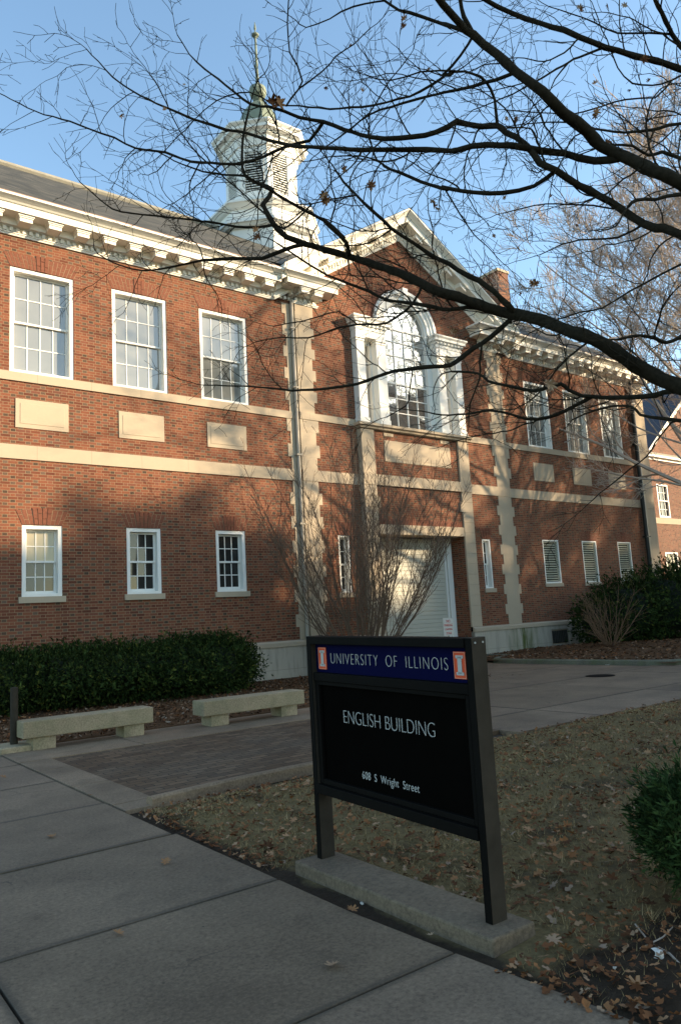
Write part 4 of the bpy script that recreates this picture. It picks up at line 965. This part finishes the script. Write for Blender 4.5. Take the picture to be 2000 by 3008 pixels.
def blobs_surf(blobs, zmin=.03, jitter=.1, inside=.35):
    W_ = [b[3] * b[4] + b[3] * b[5] + b[4] * b[5] for b in blobs]; tot = sum(W_)
    def f():
        while True:
            r = random.random() * tot; k = 0
            while r > W_[k]: r -= W_[k]; k += 1
            cx_, cy_, cz_, rx, ry, rz = blobs[k]
            v = Vector((random.gauss(0, 1), random.gauss(0, 1), random.gauss(0, 1))).normalized()
            sc = 1 + random.gauss(0, jitter) if random.random() > inside else random.uniform(.6, 1)
            th = math.atan2(v.y, v.x); sc *= 1 + .07 * sin(5 * th + 3 * v.z + cx_ * 3) + .05 * sin(11 * th + 7 * v.z + cy_ * 7)
            p = Vector((cx_ + v.x * rx * sc, cy_ + v.y * ry * sc, cz_ + v.z * rz * sc))
            if p.z < zmin: continue
            bad = False
            for j, b in enumerate(blobs):
                if j != k and ((p.x - b[0]) / b[3]) ** 2 + ((p.y - b[1]) / b[4]) ** 2 + ((p.z - b[2]) / b[5]) ** 2 < .5: bad = True; break
            if bad: continue
            return p, Vector((v.x / rx, v.y / ry, v.z / rz)).normalized()
    return f
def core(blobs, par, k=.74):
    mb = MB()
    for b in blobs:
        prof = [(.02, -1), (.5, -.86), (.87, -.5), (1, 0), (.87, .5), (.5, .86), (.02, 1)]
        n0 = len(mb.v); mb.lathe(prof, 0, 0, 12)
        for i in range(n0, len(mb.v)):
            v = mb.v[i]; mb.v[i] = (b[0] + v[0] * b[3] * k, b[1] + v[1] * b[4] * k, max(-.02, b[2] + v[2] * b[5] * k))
    o = mb.build('dark_core', M_core); keep(o, par); return o  # solid near-black ellipsoids filling the hedge behind its sprays
M_core = simple('near_black_core', (0.008, 0.014, 0.007), .4, 20, .9)
def hedge(name, label, cat, blobs, n, size, loc, mat=M_yew, group=None, **k):
    t = thing(name, label, cat, loc, group); core(blobs, t)
    keep(spray_cloud('foliage', mat, blobs_surf(blobs, jitter=.13), n, size, **k).build('foliage', mat, None, fix=False), t); return t
random.seed(21)
hb = []
for i in range(15):
    x = 1.0 + i * .54; yf = -1.9 - .13 * max(0, x - 3) if x < 7.5 else -2.5 + (x - 7.5) * .5
    hb.append((x, yf + 1.15 - .1 * (i % 2), .58 + .05 * sin(i * 2.1), .85, 1.25, .62 + .06 * sin(i * 1.7)))
hb += [(8.5, -1.3, .60, .85, .95, .64), (8.1, -1.8, .56, .75, .75, .66)]
hedge('yew_hedge', 'long dark green yew hedge under the left wing behind the two benches', 'hedge', hb, 40000, .070, (5, -2, 0))
hedge('evergreen_hedge', 'tall dark evergreen hedge at the right edge in front of the vents', 'hedge', [(24.4, -2.0, 1.15, 1.6, 1.1, 1.2), (26.2, -2.3, 1.3, 1.6, 1.3, 1.4), (28.0, -2.6, 1.45, 1.6, 1.3, 1.55), (29.6, -2.4, 1.5, 1.6, 1.5, 1.6), (23.3, -1.7, .9, 1.1, .9, .95), (31.4, -2.6, 1.3, 1.6, 1.5, 1.6)], 20000, .11, (27, -2.3, 0))
jb = [(3.63, -15.36, .34, .17, .17, .22), (3.75, -15.30, .42, .2, .2, .20), (3.72, -15.50, .34, .18, .18, .22), (3.95, -15.40, .42, .24, .24, .24), (3.80, -15.16, .32, .16, .16, .20)]
t = thing('juniper_bush', 'small bright green juniper bush cut off by the right edge near the sign', 'bush', (3.5, -15.3, 0))
keep(spray_cloud('foliage', M_juni, blobs_surf(jb, .1, .22, .5), 7500, .040, up=.7, seg=(4, 6), narrow=.10).build('foliage', M_juni, None, fix=False), t)
mb = MB()
for i in range(22):
    a = random.uniform(0, 6.28); p0 = Vector((3.72 + random.uniform(-.05, .12), -15.40 + random.uniform(-.08, .08), 0)); p2 = Vector((3.76 + cos(a) * .24, -15.36 + sin(a) * .22, random.uniform(.2, .5)))
    mb.tube([p0, p0.lerp(p2, .5) + Vector((0, 0, -.02)), p2], [.006, .0045, .002], 4)
keep(mb.build('stems', M_twig), t)
# ---- bare woody growth
def grow(mb, p, d, L, r, lev, up=.05, wob=.16, step=.11, kids=1.0, rmin=.003, angr=(.55, 1.0), sides=3, droop=0.0):
    n = max(3, int(L / step)); st = L / n; pts = [p.copy()]; rad = [r]; d = d.normalized(); sgn = random.choice((-1, 1))
    plane = d.orthogonal().normalized(); plane.rotate(Matrix.Rotation(random.uniform(0, 6.28), 3, d))
    for i in range(n):
        f = (i + 1) / n
        d = (d + Vector((random.gauss(0, wob), random.gauss(0, wob), random.gauss(0, wob) + up - droop))).normalized()
        p = p + d * st; pts.append(p.copy()); rad.append(max(rmin * .8, r * (1 - .72 * f)))
        if lev > 0 and i < n - 1 and random.random() < kids * (1.0 if i else .4):
            a = random.uniform(*angr); sgn = -sgn
            side = (plane - d * plane.dot(d)).normalized(); side.rotate(Matrix.Rotation(random.gauss(0, .6), 3, d))
            cd_ = d * cos(a) + side * (sin(a) * sgn)
            l2 = L * random.uniform(.22, .52) * (1 - .55 * f)
            if l2 > step * .9: grow(mb, p, cd_, l2, max(rmin, rad[-1] * .62), lev - 1, up, wob, step, kids, rmin, angr, 3, droop)
    mb.tube(pts, rad, sides, cap=False)
ZN = {1: (0, 100, .5102), 2: (700, 0, .4464), 3: (1300, 0, .4464), 4: (1300, 600, .4464), 5: (600, 600, .5102), 0: (0, 0, 1)}
# limbs of the overhanging oak: (zone, [points]) chains, width in photo pixels start->end, depth start->end
LIMBS = [
 ('A', [(0, [(2720, 1420), (2350, 1250)]), (4, [(1568, 1200), (1400, 1130), (1200, 1020), (1050, 910), (850, 840), (650, 760), (480, 720), (300, 680), (100, 610), (0, 580)]), (5, [(1300, 480), (1130, 395), (900, 320), (700, 260), (530, 210), (430, 150), (340, 0)]), (1, [(1568, 890), (1410, 815), (1400, 600), (1440, 400)])], 66, 5, 6.3, 8.6, .9),
 ('A2', [(5, [(530, 210), (440, 265), (330, 310), (180, 310), (0, 320)]), (1, [(1170, 1300), (1040, 1330), (820, 1360), (640, 1310), (560, 1260)])], 13, 3, 8.1, 8.6, 1.3),
 ('A3', [(5, [(430, 150), (300, 130), (180, 125), (0, 95)]), (1, [(1160, 1075), (900, 1045), (700, 1020), (600, 970), (460, 850)])], 9, 3, 8.2, 7.6, 1.1),
 ('A4', [(5, [(870, 290), (820, 220), (690, 90)]), (2, [(700, 1568), (560, 1450), (360, 1340), (170, 1225), (50, 1160)]), (1, [(1410, 815), (1230, 800), (1050, 750), (960, 700), (860, 660)])], 13, 3, 7.8, 7.0, 1.1),
 ('C', [(0, [(2720, 1100), (2300, 760)]), (3, [(1568, 1210), (1400, 1130), (1200, 1030), (1050, 960), (950, 860), (800, 740), (650, 600), (480, 470), (350, 350), (200, 230), (110, 150), (0, 20), (-60, -60)])], 60, 20, 6.6, 6.2, .8),
 ('C1', [(3, [(1150, 1065), (1000, 1055), (800, 1010), (650, 990), (450, 955), (300, 950), (100, 980)]), (2, [(1400, 990), (1150, 980), (900, 985), (650, 975), (400, 960), (200, 920), (0, 860)]), (1, [(1300, 545), (1120, 490), (1040, 455), (900, 395), (770, 330), (650, 245), (500, 85)])], 22, 3, 6.5, 7.4, 1.1),
 ('D', [(0, [(2720, 1200), (2300, 900)]), (3, [(1568, 1540), (1400, 1500), (1250, 1430), (1100, 1320), (900, 1220), (750, 1120), (640, 1070), (550, 950), (420, 870), (360, 820), (250, 830), (100, 800)]), (2, [(1430, 800), (1300, 870), (1060, 905), (870, 900), (700, 850), (560, 800), (400, 770), (300, 730), (200, 700)]), (1, [(1440, 400), (1300, 290), (1180, 200), (1090, 110), (1020, 0)])], 40, 3, 6.0, 7.2, .9),
 ('D1', [(2, [(560, 820), (470, 920), (300, 970), (170, 1030), (0, 1075)]), (1, [(1372, 745), (1100, 730), (950, 680), (780, 655), (660, 595), (510, 545), (400, 500), (200, 440), (0, 340)])], 11, 3, 6.9, 7.4, 1.1),
 ('D2', [(3, [(370, 810), (340, 650), (290, 530), (200, 480), (80, 470), (0, 500)]), (2, [(1430, 470), (1200, 470), (1000, 530), (860, 500)])], 10, 3, 6.6, 6.2, .8),
 ('D3', [(3, [(800, 1200), (600, 1220), (400, 1265), (200, 1260), (0, 1230)]), (2, [(1380, 1245), (1200, 1190), (1000, 1110), (950, 1080)])], 14, 8, 6.3, 7.0, .5),
 ('D4', [(4, [(1330, 180), (1150, 220), (900, 230), (790, 260), (640, 330)])], 8, 3, 6.1, 6.6, 1.0),
 ('D5', [(3, [(640, 1010), (600, 870), (560, 840), (400, 830)])], 7, 3, 6.4, 6.3, .8),
 ('D6', [(3, [(1100, 1355), (900, 1345), (750, 1340), (600, 1350), (400, 1400)])], 6, 3, 6.2, 6.6, .9),
 ('C3', [(3, [(480, 520), (350, 520), (200, 560), (0, 610)]), (2, [(1280, 620), (1080, 680), (870, 745), (750, 840), (640, 920), (560, 975)])], 11, 4, 6.3, 7.0, .9),
 ('C4', [(3, [(210, 330), (120, 360), (0, 490)]), (2, [(1350, 500), (1200, 600), (1050, 650), (880, 690), (600, 715), (400, 690), (230, 690)]), (1, [(1440, 330), (1250, 380), (1130, 480)])], 9, 3, 6.2, 7.0, .9),
 ('C5', [(3, [(150, 200), (60, 170), (0, 150)]), (2, [(1400, 170), (1200, 105), (1060, 60), (960, 0), (900, -60)])], 13, 7, 6.2, 6.5, .7),
 ('C6', [(3, [(190, 240), (140, 110), (120, 0), (100, -80)])], 14, 12, 6.2, 6.0, .5),
 ('E', [(0, [(2720, 800), (2350, 330)]), (3, [(1568, 450), (1400, 400), (1150, 330), (1000, 280), (800, 200), (640, 150), (450, 80), (290, 0), (200, -60)])], 30, 12, 7.4, 6.8, .8),
 ('E1', [(3, [(1050, 320), (900, 370), (780, 430), (620, 530), (380, 650), (200, 720)])], 8, 3, 7.1, 6.4, .9),
 ('E2', [(3, [(790, 420), (740, 520), (700, 610)])], 5, 3, 6.9, 6.6, .8),
 ('F', [(0, [(2720, 800), (2200, 360)]), (3, [(1568, 300), (1500, 190), (1440, 80), (1400, 0), (1380, -80)])], 26, 12, 7.4, 7.0, .7),
 ('F1', [(3, [(1470, 190), (1300, 215), (1150, 215), (1000, 150), (850, 90), (700, 40)])], 7, 3, 7.2, 6.8, 1.0),
 ('F2', [(3, [(1568, 580), (1440, 550), (1250, 540), (1150, 440), (1080, 260), (1000, 60)])], 6, 3, 7.4, 7.0, 1.0),
 ('G', [(0, [(2300, 700), (2100, 400)]), (3, [(1568, 810), (1400, 850), (1200, 870), (1000, 840), (850, 800), (600, 810), (430, 830)])], 16, 3, 7.0, 7.6, 1.0),
 ('G2', [(3, [(1568, 640), (1400, 640), (1200, 650), (1000, 710), (850, 750), (650, 740), (420, 720)])], 6, 3, 7.4, 7.8, 1.0),
 ('H', [(3, [(1700, 1060), (1568, 1040), (1440, 1000), (1350, 1020), (1250, 960), (1130, 950)])], 12, 7, 7.5, 6.6, .6),
 ('I', [(3, [(1700, 1240), (1568, 1275), (1400, 1310), (1280, 1310), (1220, 1360)])], 14, 9, 6.8, 6.2, .6),
 ('J', [(4, [(1700, 330), (1568, 390), (1400, 480), (1230, 570), (1050, 680), (900, 715), (730, 765)])], 8, 4, 7.4, 6.9, .8),
 ('K', [(0, [(2720, 1420), (2300, 1180)]), (4, [(1568, 1225), (1400, 1255), (1250, 1270), (1050, 1270), (920, 1260), (830, 1220), (780, 1180), (700, 1200), (600, 1225), (450, 1200), (300, 1160), (230, 1110), (60, 1100)])], 30, 6, 6.6, 9.0, 1.1),
 ('K1', [(4, [(930, 1290), (820, 1350), (700, 1400), (560, 1410), (450, 1380), (320, 1355), (200, 1375), (0, 1385)]), (5, [(1250, 1190), (1150, 1180)])], 12, 3, 8.0, 9.4, 1.1),
 ('K2', [(4, [(1750, 1440), (1568, 1425), (1450, 1410), (1300, 1385), (1240, 1330), (1050, 1340), (850, 1420)])], 13, 4, 7.0, 8.0, .9),
 ('K3', [(4, [(1568, 1420), (1500, 1440), (1400, 1568)]), (0, [(1900, 1340), (1820, 1400), (1740, 1470)])], 6, 3, 7.0, 7.4, .6),
 ('K4', [(4, [(1700, 840), (1568, 870), (1470, 910), (1400, 880), (1300, 860), (1150, 890)])], 13, 8, 7.2, 6.6, .6),
 ('L', [(4, [(420, 770), (320, 870), (200, 950), (80, 1040)]), (5, [(1380, 930), (1200, 945), (1050, 970), (880, 1035), (700, 1060), (500, 1070), (300, 1050), (0, 1040)])], 16, 3, 7.3, 8.2, 1.0),
 ('L1', [(5, [(1210, 960), (1180, 1080), (1160, 1160), (1050, 1225)])], 5, 3, 7.6, 7.4, .6),
 ('L2', [(4, [(220, 960), (245, 1040), (245, 1150), (180, 1310), (170, 1460)])], 7, 3, 7.4, 7.8, 1.0),
 ('M', [(4, [(360, 710), (150, 680), (80, 690), (0, 690)]), (5, [(1240, 575), (1050, 550), (950, 500), (820, 450), (700, 400), (560, 320), (430, 230)])], 14, 5, 7.4, 8.2, .8),
 ('M1', [(5, [(1250, 480), (1200, 570), (1050, 680), (880, 690), (740, 720), (600, 770), (450, 765), (300, 790)])], 9, 3, 7.7, 8.4, 1.0),
 ('M2', [(5, [(850, 340), (830, 390), (800, 440)])], 5, 3, 7.8, 7.8, .3),
 ('M3', [(5, [(880, 670), (770, 620), (600, 660), (400, 700)])], 4, 3, 8.0, 8.4, 1.0),
 ('N', [(4, [(540, 720), (430, 660), (330, 570), (240, 500), (100, 430), (0, 370)]), (5, [(1300, 290), (1200, 220), (1080, 140), (930, 0)]), (2, [(900, 1400), (730, 1240), (640, 1120)])], 18, 6, 7.2, 7.8, .7),
 ('N1', [(5, [(1080, 160), (950, 220), (830, 235), (700, 235)])], 5, 3, 7.6, 7.8, .7),
 ('N2', [(2, [(740, 1270), (600, 1310), (480, 1340), (360, 1340)])], 6, 3, 7.7, 7.4, .9),
 ('P', [(2, [(700, 870), (860, 740), (1000, 520), (1120, 370)])], 5, 3, 6.9, 6.4, .9),
 ('Q', [(2, [(380, 655), (420, 530), (340, 340), (320, 150), (330, 0)])], 6, 4, 7.0, 6.7, 1.0),
 ('Q2', [(2, [(420, 520), (550, 470), (640, 370), (760, 290), (870, 180)])], 5, 3, 7.0, 6.7, .8),
 ('R', [(2, [(950, 0), (760, 40), (600, 120), (450, 175), (380, 130)])], 6, 3, 6.4, 6.7, .9),
 ('S', [(2, [(520, 1360), (300, 1500), (180, 1410), (50, 1290)]), (1, [(1300, 830), (1150, 700), (1040, 560), (920, 320)])], 6, 3, 7.6, 7.0, 1.0),
]
PTS = []
random.seed(5)
TRX, TRY = 7.6, -14.4
oak = thing('oak_tree', 'big bare oak whose dark limbs with few brown leaves hang across the sky', 'tree', (TRX, TRY, 0))
tw = MB(); tips = []
mtk = MB(); mtk.tube([Vector((TRX, TRY, -.1)), Vector((TRX, TRY, .3)), Vector((TRX + .05, TRY, 1.5)), Vector((TRX, TRY + .1, 3.0)), Vector((TRX + .1, TRY + .2, 5.0)), Vector((TRX + .3, TRY + .1, 8.0)), Vector((TRX + .2, TRY + .5, 11.0))], [.5, .36, .31, .29, .22, .15, .08], 14)
keep(mtk.build('trunk', M_oakbark, None, smooth=True), oak)
for nm, chains, w0, w1, d0, d1, dens in LIMBS:
    px_ = [(ZN[z][0] + x * ZN[z][2], ZN[z][1] + y * ZN[z][2]) for z, pts in chains for x, y in pts]
    k = len(px_); P = []; L_ = [0]
    for i in range(1, k): L_.append(L_[-1] + math.hypot(px_[i][0] - px_[i - 1][0], px_[i][1] - px_[i - 1][1]))
    snap = None
    if nm not in ('A', 'C', 'D', 'E', 'F', 'K') and PTS:
        b_ = min(PTS, key=lambda q: (q[0] - px_[0][0]) ** 2 + (q[1] - px_[0][1]) ** 2)
        if math.hypot(b_[0] - px_[0][0], b_[1] - px_[0][1]) < 60: d1 = d1 + (b_[2] - d0) * .6; d0 = b_[2]; snap = b_[3]
    ctrl = [at(u, v, d0 + (d1 - d0) * (L_[i] / L_[-1]) + .12 * sin(L_[i] * .013 + len(nm) + ord(nm[0]))) for i, (u, v) in enumerate(px_)]
    if snap is not None: ctrl[0] = snap.copy()
    if nm in ('A', 'C', 'D', 'E', 'F', 'K'): ctrl[0] = Vector((TRX, TRY + .1, {'A': 2.7, 'K': 3.0, 'D': 3.9, 'C': 3.4, 'E': 5.2, 'F': 5.8}[nm]))
    pts, rad = [], []
    for i in range(k - 1):
        a, b, c_, e = ctrl[max(0, i - 1)], ctrl[i], ctrl[i + 1], ctrl[min(k - 1, i + 2)]
        n = max(2, int((c_ - b).length / .10))
        for q in range(n):
            t_ = q / n; t2, t3 = t_ * t_, t_ ** 3
            pt_ = .5 * ((2 * b) + (c_ - a) * t_ + (2 * a - 5 * b + 4 * c_ - e) * t2 + (3 * b - a - 3 * c_ + e) * t3)
            f = (L_[i] + (L_[i + 1] - L_[i]) * t_) / L_[-1]
            dep = d0 + (d1 - d0) * f; wpx = w0 + (w1 - w0) * f
            j = .006
            pts.append(pt_ + Vector((random.gauss(0, j * .5), random.gauss(0, j * .5), random.gauss(0, j * .5)))); rad.append(wpx * dep / FPX / 2 * random.uniform(.90, 1.12))
    pts.append(ctrl[-1]); rad.append(w1 * d1 / FPX / 2)
    mb = MB(); mb.tube(pts, rad, 8 if w0 > 12 else 5); keep(mb.build('limb', M_oakbark, None, smooth=True, fix=False), oak)
    for q in pts[::2]: r_ = q - CAM; dz = r_.dot(FW); PTS.append((1000 + FPX * r_.dot(RT) / dz, 1504 - FPX * r_.dot(UP) / dz, dz, q))
    # twigs along the limb
    total = len(pts); sg = 1
    for i in range(4, total):
        if random.random() > .74 * dens: continue
        d_ = (pts[min(total - 1, i + 1)] - pts[i - 1]).normalized(); f = i / total
        sg = -sg; side = d_.cross(FW if random.random() < .75 else Vector((random.gauss(0, 1), random.gauss(0, 1), random.gauss(0, 1)))).normalized() * sg
        side = (side + FW * random.gauss(0, .5)).normalized(); a_ = random.uniform(.6, 1.1)
        L2 = random.choice([.15, .25, .4, .55, .75, 1.0, 1.3]) * (1.15 - .35 * f)
        if w0 > 20 and rad[i] > .05: L2 *= random.choice((.5, 1.0, 1.2))
        grow(tw, pts[i], d_ * cos(a_) + side * sin(a_), L2, min(rad[i] * .6, .0035 + L2 * .0055), 2 if L2 > .3 else 1, up=.02, wob=.15, step=.065, kids=.58, rmin=.0027)
    grow(tw, pts[-1], (pts[-1] - pts[-3]), .8, rad[-1] * .9, 2, up=.02, wob=.2, step=.07, kids=.6, rmin=.0032)
keep(tw.build('twigs', M_oakbark, None, fix=False), oak)
LV = [(2, 265, 680, .20), (2, 585, 1295, .15), (2, 875, 1205, .11), (2, 1085, 150, .09), (2, 820, 590, .07), (2, 575, 590, .07), (2, 700, 1105, .10), (2, 735, 295, .05), (2, 1240, 450, .06), (3, 1010, 750, .11), (3, 900, 60, .11), (3, 1090, 25, .08), (3, 1200, 35, .08), (3, 1335, 390, .10), (3, 990, 555, .08), (3, 1220, 590, .06), (3, 610, 600, .08), (3, 1100, 925, .10), (3, 480, 790, .09), (3, 420, 765, .08), (3, 410, 1290, .07), (3, 730, 1290, .07), (3, 970, 1220, .08), (3, 1360, 520, .08),
      (4, 600, 185, .08), (4, 590, 520, .12), (4, 505, 575, .06), (4, 1205, 610, .10), (4, 1135, 545, .07), (4, 705, 1190, .15), (4, 60, 840, .10), (4, 330, 205, .06), (4, 880, 130, .06), (1, 715, 465, .08), (1, 1055, 290, .05), (1, 945, 425, .07), (5, 415, 625, .05), (2, 130, 1540, .12), (2, 1280, 1330, .09), (2, 1310, 1370, .08)]
mb = MB()
for z, x, y, s_ in LV:
    p = at(ZN[z][0] + x * ZN[z][2], ZN[z][1] + y * ZN[z][2], 6.9)
    for q in range(1 if s_ < .09 else 3):
        nn = (-FW + Vector((random.gauss(0, .7), random.gauss(0, .7), random.gauss(0, .5)))); add_leaf(mb, p + Vector((random.gauss(0, s_ * .15), random.gauss(0, s_ * .15), random.gauss(0, s_ * .15))), s_ * random.uniform(.7, 1), nn, random.uniform(0, 6.28), random.uniform(.3, .8), random.uniform(.1, .9))
keep(mb.build('leaves', M_leaf, None, fix=False), oak)
# shrub with many stems in front of the garage
random.seed(11)
sh = thing('bare_shrub', 'tall bare vase shaped shrub with many thin stems in front of the garage', 'shrub', (12.0, -2.3, 0))
mb = MB(); tb = MB()
for i in range(58):
    a = random.uniform(0, 6.28); lean = random.uniform(.03, 1.15); 
    p = Vector((12.0 + cos(a) * .18, -2.3 + sin(a) * .18, 0)); d_ = Vector((cos(a) * lean, sin(a) * lean, 1)).normalized(); L = random.uniform(4.6, 6.8) * (1 - .15 * lean)
    n = 22; st = L / n; pts = [p.copy()]; r0 = random.uniform(.012, .030); rad = [r0]
    for q in range(n):
        f = (q + 1) / n; d_ = (d_ + Vector((random.gauss(0, .05), random.gauss(0, .05), .03))).normalized(); p = p + d_ * st; pts.append(p.copy()); rad.append(max(.006, r0 * (1 - .8 * f)))
        if q > 4 and random.random() < .9:
            for _ in range(3 if q > 10 else 1):
                b = random.uniform(0, 6.28); o_ = Vector((cos(b), sin(b), .25)); dd = (d_ * 1.0 + o_ * random.uniform(.5, 1.1)).normalized()
                grow(tb, p, dd, random.uniform(.4, 1.25) * (1 - .35 * f), max(.005, rad[-1] * .6), 2, up=.07, wob=.06, step=.13, kids=.6, rmin=.0045, angr=(.35, .7))
    mb.tube(pts, rad, 5)
keep(mb.build('stems', M_shrub, None, smooth=True, fix=False), sh); keep(tb.build('twigs', M_shrub, None, fix=False), sh)
# smaller bare shrub in front of the evergreen hedge
sh = thing('bare_shrub', 'low bare brown shrub in the leafy bed in front of the dark evergreen hedge', 'shrub', (21.8, -2.9, .15))
mb = MB()
for i in range(26):
    a = random.uniform(0, 6.28); lean = random.uniform(.2, 1.1); d_ = Vector((cos(a) * lean, sin(a) * lean, 1)).normalized()
    grow(mb, Vector((21.8 + cos(a) * .1, -2.9 + sin(a) * .1, .1)), d_, random.uniform(1.3, 2.3), random.uniform(.012, .02), 2, up=.03, wob=.07, step=.16, kids=.7, rmin=.005, angr=(.4, .8), sides=4)
keep(mb.build('stems', simple('reddish_brown_stems', (0.16, 0.095, 0.055), .3, 4, .85), None, fix=False), sh)
# bare deciduous trees
def bare_tree(label, x, y, H, R, seed, mat, n_main=9, dens=1.0, rt=.26, twr=.010, fork=.22):
    random.seed(seed); t = thing('bare_tree', label, 'tree', (x, y, 0)); tk = MB(); tw_ = MB()
    pts = []; rad = []; n = 14; p = Vector((x, y, -.1)); d = Vector((0, 0, 1))
    for i in range(n + 1):
        f = i / n; pts.append(p.copy()); rad.append(rt * (1 - .85 * f) * (1.35 if i == 0 else 1)); d = (d + Vector((random.gauss(0, .04), random.gauss(0, .04), .1))).normalized(); p = p + d * (H * .85 / n)
    tk.tube(pts, rad, 10); keep(tk.build('trunk', mat, None, smooth=True, fix=False), t)
    lm = MB()
    def br(p, d, L, r, lev):
        n = 9; st = L / n; ps = [p.copy()]; rs = [r]; 
        for i in range(n):
            f = (i + 1) / n; d = (d + Vector((random.gauss(0, .09), random.gauss(0, .09), random.gauss(.045, .07)))).normalized(); p = p + d * st; ps.append(p.copy()); rs.append(max(twr * .9, r * (1 - .75 * f)))
            if i >= 1:
                if lev > 0:
                    for _ in range(1 if random.random() < .75 * dens else 0):
                        a = random.uniform(.45, .95); s_ = d.orthogonal(); s_.rotate(Matrix.Rotation(random.uniform(0, 6.28), 3, d)); br(p, d * cos(a) + s_.normalized() * sin(a), L * random.uniform(.35, .6) * (1 - .35 * f), rs[-1] * .6, lev - 1)
                else:
                    for _ in range(2):
                        a = random.uniform(.4, .9); s_ = d.orthogonal(); s_.rotate(Matrix.Rotation(random.uniform(0, 6.28), 3, d)); grow(tw_, p, d * cos(a) + s_.normalized() * sin(a), random.uniform(.35, .95), twr, 1, up=.05, wob=.1, step=.17, kids=.6, rmin=twr * .8)
        lm.tube(ps, rs, 5 if r > .04 else 3, cap=False)
    for i in range(n_main * 2):
        f = fork + (1 - fork) * (i + random.random()) / (n_main * 2); k = min(n - 1, int(f * n)); a = i * 2.4 + random.uniform(-.4, .4)
        up_ = .45 + 1.0 * f; d = Vector((cos(a), sin(a), up_)).normalized(); br(pts[k], d, R * (1.15 - .65 * f) * random.uniform(.85, 1.15), rad[k] * .55, 2)
    keep(lm.build('limbs', mat, None, fix=False), t); keep(tw_.build('twigs', mat, None, fix=False), t); return t
bare_tree('tall pale bare tree with fine twigs at the right edge before the wing', 27.2, -5.6, 18.0, 10.4, 3, M_twig, 14, 1.08, .24, .010, .26)
bare_tree('unseen bare tree added by the taller hall to dapple the facade with shade', 37.0, -23.5, 16, 7, 9, M_twig, 9, 1.0, .32, .018, .35)  # this and the next two: out of view, placed to throw dappled shade
bare_tree('unseen bare tree added before the lower hall to dapple the facade with shade', 45.5, -19.5, 18, 8, 8, M_twig, 9, 1.0, .3, .018, .3)
bare_tree('unseen bare tree added farthest out to dapple the facade with shade', 55, -20, 18, 8, 12, M_twig, 9, 1.0, .3, .018, .3)
